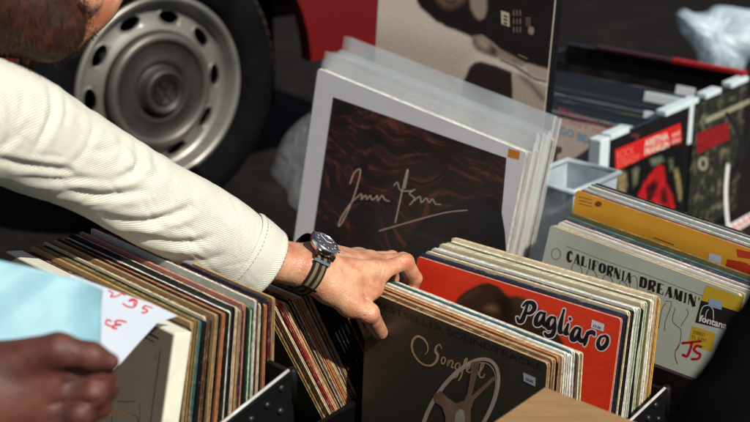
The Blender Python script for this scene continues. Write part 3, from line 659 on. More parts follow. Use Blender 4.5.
# ---- back right tray
CA = dict(TL=(.247, 1.976, .34), yaw=R(46.4), lean=R(14.7), roll=R(-1.5))
CMx = frame(CA['TL'], CA['yaw'], CA['lean'], CA['roll'], .315)
OR_ = dict(TL=(.2875, 2.027, .374), yaw=R(46.2), lean=R(7.6), roll=R(-1.6))
OMx = frame(OR_['TL'], OR_['yaw'], OR_['lean'], OR_['roll'], .315)
def tray():
    b0 = 1.488
    q1 = hit(657, 364, BX * b0, BX); q2 = hit(685, 375, BX * b0, BX); print('tray rim', q1, q2, q1.dot(AX), q2.dot(AX))
    zz = (q1.z + q2.z) / 2
    crate((-1.228, b0), (-.82, 1.80), (zz, zz, .2, .2), 'dark maroon record tray behind the red record, holding the pale grey-green record', floor=.03, trim=False, mt=mat('dark maroon board', (.022, .008, .009), .6, .3, 20))
tray()
FAT = {  # fat-face stencil capitals: (x0, y0, x1, y1, width) in a unit box, y down; thick stems and hairlines
    'C': [('a', [(.85, .25), (.6, .03), (.25, .2), (.25, .8), (.6, .97), (.9, .75)], [.1, .34, .4, .4, .12])],
    'A': [('l', [(.12, 1), (.5, 0)], .12), ('l', [(.52, 0), (.84, 1)], .36), ('l', [(.2, .66), (.6, .66)], .08)],
    'L': [('l', [(.28, 0), (.28, 1)], .38), ('l', [(.3, .95), (.95, .95)], .09), ('l', [(.93, .7), (.93, 1)], .09)],
    'I': [('l', [(.5, 0), (.5, 1)], .42), ('l', [(.1, .04), (.9, .04)], .07), ('l', [(.1, .96), (.9, .96)], .07)],
    'F': [('l', [(.28, 0), (.28, 1)], .38), ('l', [(.3, .05), (.95, .05)], .09), ('l', [(.93, 0), (.93, .3)], .09), ('l', [(.3, .5), (.75, .5)], .12)],
    'O': [('a', [(.5, .02), (.2, .25), (.2, .75), (.5, .98)], [.12, .38, .38, .12]), ('a', [(.5, .02), (.82, .25), (.82, .75), (.5, .98)], [.12, .38, .38, .12])],
    'R': [('l', [(.25, 0), (.25, 1)], .36), ('a', [(.4, .04), (.8, .08), (.85, .35), (.5, .52)], [.1, .34, .34, .1]), ('l', [(.55, .52), (.88, 1)], .3)],
    'N': [('l', [(.14, 0), (.14, 1)], .1), ('l', [(.16, 0), (.84, 1)], .34), ('l', [(.88, 0), (.88, 1)], .1)],
    'D': [('l', [(.25, 0), (.25, 1)], .36), ('a', [(.4, .03), (.8, .2), (.8, .8), (.4, .97)], [.1, .36, .36, .1])],
    'E': [('l', [(.28, 0), (.28, 1)], .36), ('l', [(.3, .04), (.92, .04)], .08), ('l', [(.3, .5), (.8, .5)], .1), ('l', [(.3, .96), (.94, .96)], .08), ('l', [(.92, .72), (.92, 1)], .09)],
    'M': [('l', [(.08, 1), (.14, 0)], .09), ('l', [(.2, 0), (.5, .95)], .28), ('l', [(.5, .95), (.78, 0)], .08), ('l', [(.86, 0), (.86, 1)], .32)],
    "'": [('l', [(.5, 0), (.45, .28)], .3)]}
def fat_text(A, txt, p0, p1, hgt, down):
    """letters set from pixel p0 to p1 along the top line, hgt px tall down the direction `down`"""
    n = len(txt); wl = [(.55 if c == 'I' else .35 if c == "'" else 1.1 if c in 'MNO' else 1.) for c in txt]; tot = sum(wl); p0 = np.array(p0, float); p1 = np.array(p1, float); acc = 0
    dn = np.array(down, float); dn /= np.linalg.norm(dn)
    for c, wd in zip(txt, wl):
        q0 = p0 + (p1 - p0) * acc / tot; ad = (p1 - p0) * wd / tot * .86; acc += wd; wpx = np.linalg.norm(ad)
        mp = lambda x, y: tuple(q0 + ad * x + dn * hgt * y)
        for kind, pts, w in FAT[c]:
            P = [mp(*p) for p in pts]
            if kind == 'l': A.stroke(P, w * wpx * 1.2, 0, cap=False)
            else: A.stroke(P, [x * wpx * 1.2 for x in w], 16, cap=False)
def california():
    cov = mat('pale grey green cover', srgb(190, 197, 182), .5, .07, 14, .1, 240, col2=srgb(172, 174, 152), c2scale=7)
    o = record(CMx, .315, .315, .0044, cov, edge('cream'), INN[0], 'pale grey-green California Dreamin record with yellow and black label corner', 'records in the back right tray')
    A = Art(o, 1)
    fat_text(A, 'CALIFORNIA', (567.5, 250.5), (633, 274), 10, (-.12, 1)); fat_text(A, "DREAMIN'", (640, 276), (701, 298), 10.5, (-.12, 1))
    A.build('title_lettering', M['ink'])
    z = Z(630, 250, 4.217); A = Art(o, 1); w = .75
    # thin outlined letters across the cover
    A.stroke(z((0, 165), (0, 120), (20, 110), (30, 130), (30, 180)), w)
    A.stroke(z((150, 215), (175, 225), (150, 300), (145, 340)), w); A.stroke(z((190, 245), (180, 300), (215, 340), (205, 410), (190, 420)), w); A.stroke(z((238, 250), (245, 270), (215, 320)), w)
    A.stroke(z((120, 330), (135, 250), (150, 225)), w)
    def arch(x, y, ww, hh): A.stroke([(x, y + hh), (x + .5, y + hh * .3), (x + ww * .3, y + .1 * ww), (x + ww * .8, y + .35 * ww), (x + ww, y + hh * .45), (x + ww, y + hh + ww * .35)], w)
    arch(571, 262, 11, 22); arch(586, 268, 11, 24); arch(602, 274, 11, 24); arch(618, 280, 10, 24); arch(645, 291, 9, 26)
    A.build('outline_lettering', M['grey_ink']); A = Art(o, 1)
    A.stroke([(556 + 4.5 * math.cos(q), 254 + 5.5 * math.sin(q)) for q in [i * .35 for i in range(19)]], .7)
    A.build('ring_mark', M['grey_ink'])
    A = Art(o, 1); A.stroke([(566, 246), (600, 259), (650, 276), (703, 296)], .5, 0, cap=False); A.build('rule_line', M['grey_ink'])
    # label corner
    A = Art(o, 1); A.poly(z((322, 148), (480, 200), (455, 320), (405, 300), (310, 262), (297, 212))); A.poly(z((262, 320), (360, 352), (345, 430), (245, 395))); A.build('yellow_panel', mat('mustard print', srgb(206, 170, 44), .5, .06))
    A = Art(o, 2); A.poly(z((300, 212), (462, 262), (440, 345), (275, 305))); lb = A.build('black_label', M['ink'])
    A = Art(o, 3); A.stroke(z((292, 302), (298, 262), (310, 238), (332, 234), (350, 252), (352, 290)), .75)
    A.stroke(z((316, 300), (322, 262), (332, 250)), .6)
    A.build('label_arch', M['white_print'], lb)
    A = Art(o, 3); A.text('fontana', [z((297, 272))[0], z((412, 306))[0], z((406, 336))[0], z((290, 300))[0]], .03); A.build('label_lettering', M['white_print'], lb)
    A = Art(o, 3); A.text('STEREO', [z((268, 338))[0], z((318, 352))[0], z((314, 366))[0], z((264, 352))[0]]); A.text('TL 5291', [z((262, 358))[0], z((322, 376))[0], z((318, 388))[0], z((258, 371))[0]]); A.build('small_lettering', mat('ochre ink', srgb(120, 92, 16), .5))
    A = Art(o, 4); A.poly(z((335, 203), (390, 218), (385, 252), (329, 236))); A.build('price_sticker', mat('pale blue sticker', srgb(150, 176, 200), .4, .05))
    A = Art(o, 2); A.stroke(z((222, 392), (252, 390), (282, 386), (298, 384)), 2.6); A.stroke(z((262, 388), (254, 420), (240, 448), (224, 442)), 2.6)
    A.stroke(z((300, 408), (282, 404), (270, 418), (282, 432), (296, 440), (288, 458), (262, 460)), 2.6); A.stroke(z((205, 400), (190, 440), (200, 480)), .7)
    A.build('red_lettering', M['red_ink'])
california()
CC = [('cream', .0036, .0), ('black', .003, -.002), ('white', .0042, .002), ('maroon', .003, .0), ('white', .0044, .003), ('plum', .0032, .002), ('teal', .004, .004), ('navy', .003, .002), ('olive', .0046, .008)]
stack(CA['TL'], CA['yaw'], CA['lean'], R(10), CA['roll'], .315, .0048, CC, 'the pale grey-green record', 'records in the back right tray', jx=.003, jz=.001, gap=(.0004, .0014))
def orange():
    cov = mat('mustard orange cover', srgb(244, 176, 52), .45, .08, 12, .06, 240, col2=srgb(236, 152, 40), c2scale=5)
    o = record(OMx, .315, .315, .0045, cov, edge('orange'), INN[1], 'mustard orange record with red block and white sticker behind the grey-green record', 'records in the back right tray')
    A = Art(o, 1); z = Z(540, 180, 3.57)
    A.poly(z((668, 282), (745, 300), (760, 345), (700, 340), (664, 318)), 20); A.poly(z((700, 245), (770, 262), (765, 285), (705, 275))); A.build('red_print', mat('orange red print', srgb(206, 66, 26), .5, .2, 30))
    A = Art(o, 1)
    for k in range(3): A.stroke(z((138, 60 + k * 12), (160, 65 + k * 12), (186, 72 + k * 12)), .7, 0, cap=False)
    A.poly([(p[0], p[1]) for p in z(*[(208 + 13 * math.cos(i * .52), 86 + 10 * math.sin(i * .52)) for i in range(12)])])
    A.build('small_print', mat('brown ink', srgb(130, 70, 24), .5)); A = Art(o, 1)
    A.stroke(z((405, 205), (478, 232)), 1.0, 0, cap=False)
    A.build('printed_line', mat('brown ink', srgb(130, 70, 24), .5))
    A = Art(o, 2); A.poly(z((605, 260), (648, 272), (645, 300), (600, 288))); A.build('price_sticker', M['sticker'])
orange()
OC = [('brown', .004, -.004), ('grey', .0046, -.003), ('white', .0032, -.002), ('navy', .005, -.004), ('white', .0046, -.002), ('teal', .0042, -.003), ('grey', .0046, -.001), ('black', .004, -.003)]
stack(OR_['TL'], OR_['yaw'], OR_['lean'], R(6), OR_['roll'], .315, .0052, OC, 'the mustard orange record', 'records in the back right tray', jx=.006, jz=.002, gap=(.0004, .002))

# ---- carton in front
def carton():
    zt = .348; K = hit(545, 387, ZX * zt, ZX); E1 = hit(626, 418, ZX * zt, ZX); E2 = hit(494, 422, ZX * zt, ZX)
    d1 = (E1 - K).normalized(); d2 = (E2 - K).normalized(); print('carton', K, d1, d2)
    L1, L2 = .34, .26
    q = [K, K + d1 * L1, K + d1 * L1 + d2 * L2, K + d2 * L2]
    root = empty('cardboard_carton', Matrix.Translation((q[0] + q[2]) / 2 * 1)); root.location.z = 0; O = root.location.copy()
    bpy.context.view_layer.update()
    tag(root, 'plain brown cardboard carton with closed top in front of the film reel record', 'carton')
    P = [p - O for p in q]; dn = lambda p, z: Vector((p.x, p.y, z))
    MB().hexa([dn(p, 0) for p in P] + [dn(p, zt - .004) for p in P]).build('body', M['kraft'], root, bevel=.0015)
    c1 = (P[0] + P[3]) / 2; c2 = (P[1] + P[2]) / 2; g = d2 * .0007
    MB().hexa([dn(P[0], zt - .0038), dn(P[1], zt - .0038), dn(c2 - g, zt - .0038), dn(c1 - g, zt - .0038), dn(P[0], zt), dn(P[1], zt), dn(c2 - g, zt), dn(c1 - g, zt)]).build('flap', M['kraft'], root, bevel=.0008)
    MB().hexa([dn(c1 + g, zt - .0038), dn(c2 + g, zt - .0038), dn(P[2], zt - .0038), dn(P[3], zt - .0038), dn(c1 + g, zt), dn(c2 + g, zt), dn(P[2], zt), dn(P[3], zt)]).build('flap', M['kraft'], root, bevel=.0008)
carton()

# ---- white framed stack at the back
JS = .384
JT = W(318, 68.5, 2.27); JY, JL, JR = R(38.7), R(3), R(-8.5)
JM = frame(JT, JY, JL, JR, JS)
def poly_sleeve(root, w, h, t, mt=None, top=.012):
    """clear outer sleeve standing a little proud of the record; open at the top"""
    m = MB(); e = .0008
    for (p0, p1) in (((-.003, -e - .0004, -.002), (w + .004, -e, h + top)), ((-.003, t + e, -.002), (w + .004, t + e + .0004, h + top)), ((w + .003, -e + .0001, -.002), (w + .0036, t + e - .0001, h + top))):
        m.box(p0, p1)
    return m.build('clear_outer_sleeve', mt or POLY, root)
def framed():
    white = mat('white cover board', srgb(242, 242, 248), .35, .03, 15, .04, 200)
    o = record(JM, JS, JS, .005, white, edge('white'), INN[0], 'white bordered record with silver signature on dark red marbled picture', 'white records in clear sleeves')
    m = bpy.data.materials.new('dark red marbled print'); m.use_nodes = True; nt = m.node_tree; N = nt.nodes; L = nt.links; b = N['Principled BSDF']; b.inputs['Roughness'].default_value = .35
    tc = N.new('ShaderNodeTexCoord'); n0 = N.new('ShaderNodeTexNoise'); n0.inputs['Scale'].default_value = 5; n0.inputs['Detail'].default_value = 2; L.new(tc.outputs['Object'], n0.inputs[0])
    va = N.new('ShaderNodeVectorMath'); va.operation = 'MULTIPLY_ADD'; va.inputs[1].default_value = (.34, .34, .34); L.new(n0.outputs['Color'], va.inputs[0]); L.new(tc.outputs['Object'], va.inputs[2])
    mp = N.new('ShaderNodeMapping'); mp.inputs['Rotation'].default_value = (0, R(-32), 0); mp.inputs['Scale'].default_value = (1.2, 1, 5.5); L.new(va.outputs[0], mp.inputs[0])
    nz = N.new('ShaderNodeTexNoise'); nz.inputs['Scale'].default_value = 17; nz.inputs['Detail'].default_value = 12; nz.inputs['Roughness'].default_value = .72; L.new(mp.outputs[0], nz.inputs[0])
    mu = N.new('ShaderNodeMapRange'); mu.inputs['From Min'].default_value = .36; mu.inputs['From Max'].default_value = .78; L.new(nz.outputs['Fac'], mu.inputs[0])
    cr = N.new('ShaderNodeValToRGB'); E = cr.color_ramp.elements; E[0].position = .12; E[0].color = (.006, .004, .005, 1); E[1].position = .62; E[1].color = (.15, .048, .026, 1)
    e = E.new(.36); e.color = (.022, .007, .006, 1); e = E.new(.5); e.color = (.075, .012, .011, 1); L.new(mu.outputs[0], cr.inputs[0]); L.new(cr.outputs[0], b.inputs['Base Color'])
    A = Art(o, 1); A.poly([(333, 97), (506, 160), (497, 242), (310, 262)] if 0 else [(333, 97), (506.5, 158), (494, 300), (305, 290)])
    A.build('marbled_picture', m)
    A = Art(o, 2); A.poly([(398, 262), (420, 222), (448, 208), (472, 200), (500, 205), (496, 290), (390, 290)], 30); A.build('dark_figure', mat('near black print', (.006, .005, .007), .35))
    z = Z(310, 150, 4.69); A = Art(o, 3)
    A.stroke(z((188, 158), (205, 112), (230, 90), (236, 108), (215, 190), (185, 270), (150, 340), (134, 356), (146, 318), (195, 245), (230, 215)), 1.04, 50)
    A.stroke(z((222, 222), (240, 206), (243, 222), (240, 232), (262, 212), (266, 232), (284, 213), (290, 234), (308, 222), (316, 214), (318, 238), (338, 214), (350, 232), (372, 240)), 0.88, 60)
    A.stroke(z((400, 340), (424, 230), (452, 108), (460, 100), (444, 180)), 1.04, 30)
    A.stroke(z((394, 166), (410, 152), (424, 188), (470, 192), (494, 184), (466, 204), (490, 226), (468, 258)), 0.94, 40)
    A.stroke(z((488, 238), (515, 218), (522, 246), (545, 226), (558, 246), (575, 230), (588, 252), (614, 256)), 0.88, 40)
    A.stroke(z((325, 379), (480, 334), (632, 294), (738, 282)), 0.83, 30)
    A.build('signature', M['silver_ink'])
    A = Art(o, 3); A.text('RECORD CENTRE', [z((440, 362))[0], z((650, 428))[0], z((645, 446))[0], z((435, 380))[0]]); A.build('small_lettering', mat('dim grey print', srgb(70, 62, 58), .5))
    A = Art(o, 1); A.poly([(508.5, 148.5), (520, 151.5), (519, 160), (507.5, 157)]); A.build('price_sticker', mat('orange sticker', srgb(222, 140, 40), .5, .05))
    poly_sleeve(o, JS, JS, .005, POLY, .008)
framed()
jb = Vector((math.sin(JY), math.cos(JY), 0)); y = .0072
for i in range(11):
    t = random.choice([.0032, .0036, .004]); T = JT + jb * y + ZX * (random.uniform(-.004, .005) + .0008 * i) + AX * random.uniform(-.004, .005)
    Mx = frame(T, JY, JL, JR + R(random.uniform(-.4, .4)), JS)
    c = ['white', 'cream', 'white', 'pink', 'white', 'cream', 'white', 'white', 'grey', 'white', 'maroon', 'white', 'cream', 'white'][i]
    o = record(Mx, JS - .002, JS - .004, t, card(c, PAL[c]), edge('white'), INN[0], f'{"dark red" if c == "maroon" else c} record in hazy clear sleeve, {ORD[i + 1]} behind the signed one', 'white records in clear sleeves')
    poly_sleeve(o, JS - .002, JS - .004, t, POLY_HAZE, random.uniform(.012, .034)); y += t + random.uniform(.0018, .0032)
crate((-1.655, 1.50), (-1.262, 1.665), (.16, .16, .16, .16), 'low black crate under the white records in clear sleeves', floor=.02, trim=False)

# ---- black edged portrait record, farther back, upright on a box
def portrait():
    Sz = .322; T = W(381, -66, 2.42)
    Mp = frame(T, R(33), R(2), R(-2.5), Sz)
    cream = mat('sepia cream print', srgb(228, 214, 196), .4, .05, 8, .03, 200, col2=srgb(214, 198, 178), c2scale=3)
    black = mat('matt black board', (.006, .006, .007), .4)
    o = MB().box((0, .001, 0), (Sz, .024, Sz)).build('portrait_record', black, bevel=.0015, Mw=Mp)
    tag(o, 'black edged record with sepia photograph of a bearded man, behind the signed one', 'record', 'records at the back')
    MB().box((.002, 0, .002), (Sz - .002, .0014, Sz - .002)).build('cover_print', cream, o)
    z = Z(370, 0, 3.94); dk = mat('dark sepia print', srgb(38, 30, 26), .4, .2, 20)
    q = Z(400, 0, 4.6875); e = .0016
    painted(o, 'portrait_photograph', PRINT, (.003, .003, Sz - .003, Sz - .003), (190, 190), (226, 212, 194), [
        (q((-160, 120), (100, 180), (330, 230), (330, 480), (-200, 480)), (200, 184, 166), .03),
        (q((75, -90), (78, 5), (95, 36), (128, 64), (172, 104), (195, 112), (215, 127), (260, 142), (318, 166), (335, 176), (385, 168), (440, 208), (470, 236), (560, 284), (590, 300), (738, 345), (738, -90)), (30, 23, 21), 2.2 * e),
        (q((150, -90), (165, -6), (188, 18), (206, 34), (236, 40), (268, 28), (300, 8), (312, -90)), (112, 90, 76), 5 * e),
        (q((205, -2), (222, 16), (246, 20), (268, 10), (262, -4), (232, 2)), (52, 36, 32), 2.4 * e),
        (q((214, -60), (230, -8), (262, -12), (280, -60)), (166, 144, 126), 5 * e),
        (q((318, -90), (332, 40), (352, 78), (372, 94), (396, 82), (408, 40), (402, -90)), (160, 142, 126), 2.6 * e),
        (q((336, 182), (350, 166), (385, 170), (425, 200), (450, 226), (505, 250), (560, 285), (588, 302), (575, 314), (520, 292), (460, 272), (400, 256), (360, 236), (340, 210)), (122, 102, 88), 3.2 * e),
        (q((362, 182), (384, 178), (412, 200), (420, 220), (396, 226), (370, 208)), (184, 164, 148), 5 * e),
        (q((455, 250), (480, 252), (520, 274), (516, 284), (470, 268)), (176, 154, 138), 4 * e),
        (q((430, 215), (450, 228), (446, 262), (428, 252)), (58, 46, 40), 5 * e),
        (q((582, 308), (606, 299), (650, 315), (738, 336), (738, 392), (640, 366), (600, 342)), (186, 166, 150), 2.6 * e),
        (q((308, 358), (325, 316), (350, 293), (380, 288), (450, 308), (525, 338), (531, 420), (533, 900), (250, 900), (296, 380)), (46, 37, 34), 2 * e),
        (q((530, 338), (575, 352), (640, 388), (738, 426), (738, 900), (533, 900)), (186, 170, 152), 2 * e),
        (q((560, 352), (600, 372), (640, 410), (690, 470), (660, 470), (610, 405), (570, 372)), (120, 102, 90), 4 * e),
        (q((470, 278), (540, 306), (590, 338), (630, 366), (738, 394), (738, 400), (628, 374), (584, 346), (536, 314), (468, 284)), (40, 32, 30), 1.4 * e)], lay=1)
    A = Art(o, 3); A.poly(z((516, 42), (548, 52), (550, 106), (518, 94))); A.build('label_box', mat('ivory label', srgb(206, 190, 158), .5))
    A = Art(o, 4)
    for k in range(3): A.poly(z((526, 58 + 14 * k), (542, 63 + 14 * k), (542, 71 + 14 * k), (526, 66 + 14 * k)))
    A.build('label_mark', dk)
    A = Art(o, 3)
    for k in range(9):
        x = 566 + (k % 3) * 13; A.stroke(z((x, 40 + 33 * (k // 3)), (x + 1, 62 + 33 * (k // 3))), .9, 0, cap=False)
    for k in range(8): A.stroke(z((614 + (k % 2) * 10, 70 + 9 * (k // 2)), (622 + (k % 2) * 10, 73 + 9 * (k // 2))), .8, 0, cap=False)
    tp_ = mat('tan print', srgb(150, 130, 106), .5); A.build('small_print', tp_); A = Art(o, 3); A.poly(z((625, 104), (645, 110), (643, 136), (624, 130)), 16); A.build('round_logo', tp_); A = Art(o, 3); A.stroke(z((585, 215), (620, 232)), 1, 0)
    A.build('small_print', mat('tan print', srgb(150, 130, 106), .5))
    Mb = frame(T, R(42), 0, 0, Sz); zb = (Mp @ Vector((Sz, .0, 0))).z
    O = Mp @ Vector((Sz / 2, .01, 0)); O.z = 0
    root = empty('wooden_box', Matrix.Translation(O)); tag(root, 'dark wooden box hidden under the black edged portrait record', 'box')
    wd = mat('dark stained wood', (.03, .02, .014), .7, .3, 20, .3, 100, stretch=(1, 1, 8))
    Rm = Matrix.Rotation(R(-42), 4, 'Z')
    MB().box((-.12, .0, .0), (.12, .12, zb - .012), Rm).build('body', wd, root, bevel=.003)
    MB().box((-.125, -.005, zb - .0115), (.125, .125, zb - .002), Rm).build('lid', wd, root, bevel=.002)
portrait()

# ---- box of small records with cover panels on its side
def singles():
    K = W(601, 141, 2.55); yw = R(40); bd = Vector((math.sin(yw), math.cos(yw), 0)); ad = Vector((math.cos(yw), -math.sin(yw), 0))
    zt = K.z
    E1 = hit(690, 113.5, K, ad); print('singles K', K, 'panel len', (E1 - K).length, 'dz', E1.z - K.z, 'end d', PX(E1))
    L = (Vector((E1.x, E1.y, 0)) - Vector((K.x, K.y, 0))).length
    Mk = Matrix.Identity(4)
    for i, c in enumerate((ad, bd, ZX)): Mk[0][i], Mk[1][i], Mk[2][i] = c
    Mk.translation = Vector((K.x, K.y, 0))
    white = mat('white plastic clip', srgb(206, 220, 222), .4, .05); blk = M['black_plastic']; gl = mat('black display board', (.008, .008, .009), .3, .2)
    root = empty('display_crate', Mk); tag(root, 'black crate with white corner strips and record covers fixed to its side', 'crate', 'record crates on the ground')
    w = .42; hb = zt - .004
    E3 = hit(746, 83, K, ad); l2 = (Vector((E3.x, E3.y, 0)) - Vector((K.x, K.y, 0))).length; print('l2', l2)
    # in root's frame: x = out of the cover side, y = to the back, z up
    MB().box((-.008, .0, .01), (0, l2, hb)).build('side_panel', gl, root); MB().box((-w, 0, .01), (-w + .008, l2, hb)).build('side_panel', gl, root)
    MB().box((-w + .008, l2 - .008, .01), (-.008, l2, hb + .012)).build('back_panel', gl, root); MB().box((-w + .008, .0, .01), (-.008, .008, hb - .14)).build('front_panel', gl, root)
    MB().box((-w + .009, .009, .012), (-.009, l2 - .009, .02)).build('floor_panel', gl, root)
    # white strips
    MB().box((-.018, -.010, .01), (.006, .020, zt + .004)).build('corner_strip', white, root, bevel=.002)
    MB().box((-.016, .024, hb), (.005, .085, zt + .006)).build('clip', white, root, bevel=.0015)
    MB().box((-.016, L - .10, hb), (.005, L + .022, zt + .006)).build('clip', white, root, bevel=.0015)
    MB().box((.0005, L - .009, hb - .075), (.0045, L + .006, hb)).build('corner_strip', white, root, bevel=.001)
    MB().box((-.016, L + .05, hb), (.005, L + .11, zt + .006)).build('clip', white, root, bevel=.0015)
    MB().box((-.016, L + .15, hb), (.005, l2, zt + .006)).build('clip', white, root, bevel=.0015)
    MB().box((-.16, l2 - .012, hb + .013), (-.0, l2 + .002, hb + .02)).build('red_edge', mat('red edging', (.42, .012, .012), .5), root)
    MB().box((-.34, l2 - .012, hb + .0125), (-.161, l2 + .002, hb + .018)).build('dark_edge', mat('maroon edging', (.05, .012, .012), .5), root)
    # covers on the side: local frame x along bd, z up, facing +ad
    def panel(y0, y1, label, m):
        Mp = Matrix.Identity(4)
        for i, c in enumerate((bd, -ad, ZX)): Mp[0][i], Mp[1][i], Mp[2][i] = c
        Mp.translation = Mk @ Vector((.0045, y0, 0))
        o = MB().box((0, 0, .05), (y1 - y0, .003, hb - .004)).build('record_cover', m, Mw=Mp, bevel=.0005)
        tag(o, label, 'record', 'covers fixed to the display crate'); return o
    o = panel(.02, L - .012, 'Rock Steady record cover with red band, nearest on the display crate side', mat('black cover', (.010, .009, .010), .35, .2))
    z = Z(590, 90, 4.6875)
    A = Art(o, 1); A.poly(z((118, 280), (424, 155), (434, 258), (330, 290), (120, 380))); A.build('red_band', mat('band red', srgb(196, 34, 34), .4, .1))
    A = Art(o, 2)
    A.text('ROCK', [z((126, 290))[0], z((205, 262))[0], z((207, 297))[0], z((128, 328))[0]], .0); A.text('STEADY', [z((128, 332))[0], z((232, 296))[0], z((234, 330))[0], z((130, 368))[0]], .0)
    A.build('red_lettering', mat('pink red ink', srgb(226, 108, 88), .5))
    A = Art(o, 2)
    A.text('ARETHA', [z((255, 236))[0], z((368, 196))[0], z((369, 232))[0], z((256, 270))[0]], .03); A.text('FRANKLIN', [z((256, 276))[0], z((370, 236))[0], z((371, 268))[0], z((257, 308))[0]], .03)
    A.text('and', [z((384, 196))[0], z((420, 184))[0], z((420, 212))[0], z((384, 224))[0]]); A.text('others', [z((384, 228))[0], z((425, 214))[0], z((425, 244))[0], z((384, 256))[0]])
    A.build('white_lettering', mat('off white ink', srgb(216, 196, 180), .5))
    q = Z(600, 110, 3.247); e = .0016
    painted(o, 'band_photograph', PRINT, (.004, .055, L - .038, hb - .06), (110, 90), (14, 12, 13), [
        (q((118, 290), (140, 240), (165, 205), (190, 178), (208, 186), (214, 236), (236, 280), (250, 360), (120, 380)), (168, 24, 28), 3 * e),
        (q((150, 250), (175, 225), (190, 240), (170, 290), (150, 300)), (60, 12, 14), 3 * e), (q((196, 262), (214, 250), (222, 300), (200, 310)), (70, 14, 16), 3 * e),
        (q((55, 212), (68, 196), (86, 206), (88, 250), (76, 284), (60, 270)), (128, 112, 82), 4 * e), (q((104, 196), (118, 186), (128, 190), (120, 240), (108, 250)), (98, 96, 74), 3 * e),
        (q((240, 196), (252, 190), (258, 215), (266, 270), (270, 300), (256, 290), (246, 230)), (132, 116, 78), 3 * e), (q((160, 162), (200, 150), (208, 166), (170, 180)), (96, 108, 92), 3 * e), (q((222, 160), (236, 156), (240, 190), (228, 200)), (80, 86, 66), 3 * e)],
        lay=1, streak=fbm(120, 120, .8, 2))
    q = Z(600, 110, 3.247)
    o = panel(L + .012, l2 - .004, 'dark green record cover with red letters and white ring on the display crate', mat('dark green cover', srgb(40, 43, 37), .4, .7, 70, col2=srgb(112, 106, 82), c2scale=45, c2lo=.52, c2hi=.7))
    A = Art(o, 1); A.poly(z((500, 205), (650, 148), (652, 232), (502, 300))); A.build('red_band', mat('dull red print', srgb(130, 26, 30), .4, .5, 120))
    A = Art(o, 2)
    A.stroke(z(*[(530 + 17 * math.cos(i * .35), 345 + 26 * math.sin(i * .35)) for i in range(19)]), 2.6, 0, cap=False); A.poly(z((540, 133), (750, 40), (750, 62), (542, 158)))
    A.build('pale_print', mat('pale khaki print', srgb(140, 142, 116), .5, .2))
    A = Art(o, 2); A.stroke(z((760, 180), (720, 300), (660, 430)), 4.5, 0); A.stroke(z((640, 110), (700, 220), (690, 330), (640, 420)), 4, 14); A.build('bare_branches', M['ink'])
    A = Art(o, 3); A.stroke([(728, 165), (726, 190), (727, 215), (730, 238)], 3.2, 16); A.build('pale_stroke', M['white_print'])
    A = Art(o, 3); A.poly([(716, 232), (752, 212), (752, 226), (718, 246)]); A.build('white_strip', M['white_print'])
    A = Art(o, 4)
    for k in range(5): A.stroke([(727 + k * 5.2, 236 - k * 3.2), (728.5 + k * 5.2, 228 - k * 3.2), (730.5 + k * 5.2, 233 - k * 3.2)], 1.3, 8)
    A.build('red_lettering', M['red_ink'])
    # small records inside, seen from above
    inside = [('ivory record with pink and blue lettering in the display crate, nearest the viewer', .115, -.004, 'pinkcard', .38), ('black cased record with white edge, second in the display crate', .165, -.012, 'white', .30), ('grey blue record lying slanted, third in the display crate', .195, -.010, 'grey', .38),
              ('black record with long white edge, fourth in the display crate', .25, -.006, 'white', .36), ('patterned grey record with yellow corner, fifth in the display crate', .285, -.004, 'olive', .37), ('dark slate record with broad top, sixth in the display crate', .345, .0, 'navy', .37), ('black record, seventh and rearmost in the display crate', l2 - .09, .0, 'black', .38)]
    extra = [('thin ivory edged record in the display crate, between pink lettered and white edged ones', .142, -.010, 'tan', .36), ('thin blue record in the display crate, just before the slanted grey blue one', .182, -.014, 'teal', .35), ('thin pale record in the display crate, just behind the slanted grey blue one', .232, -.010, 'cream', .34), ('thin red record in the display crate, between the patterned and slate ones', .312, -.004, 'red', .33), ('thin white record in the display crate, just behind the slate one', .392, -.004, 'white2', .35)]
    inside += extra
    for i, (lab, y0, dz, c, ww) in enumerate(inside):
        t = [.006, .016, .03, .013, .018, .034, .02, .006, .007, .006, .008, .007][i]; hh = .2
        a2 = ad; lean = R(16 if i else 18); up = math.cos(lean) * ZX + math.sin(lean) * bd; nn = math.cos(lean) * bd - math.sin(lean) * ZX
        Mp = Matrix.Identity(4)
        for j, cc in enumerate((a2, nn, up)): Mp[0][j], Mp[1][j], Mp[2][j] = cc
        Mp.translation = Mk @ Vector((-.02 - ww, y0 - .02, hb + dz)) - up * hh + bd * .0
        if c == 'pinkcard': cv = mat('aged ivory print', srgb(186, 170, 160), .5, .06); eg = edge('cream')
        else: cv = mat('dark slate print', srgb(44, 54, 60), .35, .15, 20) if c != 'black' else M['black_plastic']; eg = dict(white=mat('white jewel edge', srgb(214, 222, 226), .4, .05), grey=cv, olive=mat('speckled print', srgb(110, 120, 112), .5, .3, 60, col2=srgb(40, 40, 46), c2scale=60), navy=cv, black=M['black_plastic'], tan=edge('tan'), teal=edge('teal'), cream=edge('cream'), red=edge('red'), white2=edge('white'))[c]
        o = record(Mp, ww, hh, t, cv, eg, INN[2], lab, 'records in the display crate')
        if c == 'pinkcard':
            zz = Z(550, 20, 3.75); A = Art(o, 1)
            A.text('PRECIOUS OF LOVE', [(559, 107), (640, 135), (639, 140), (558, 112.5)]); A.text('I CAN\'T YOU', [(559, 115), (610, 133), (609, 138), (558, 120)])
            A.build('pink_lettering', mat('dusty pink ink', srgb(176, 84, 92), .5))
            A = Art(o, 1); A.text('GO BEARS', [(560, 126), (604, 141), (603, 149), (559, 134)], .03); A.build('blue_lettering', mat('dusty blue ink', srgb(92, 140, 166), .5))
        if i == 4:
            A = Art(o, 1); rect(A, .005, hh - .03, .035, hh - .001); A.build('yellow_corner', mat('yellow print', srgb(210, 160, 20), .5))
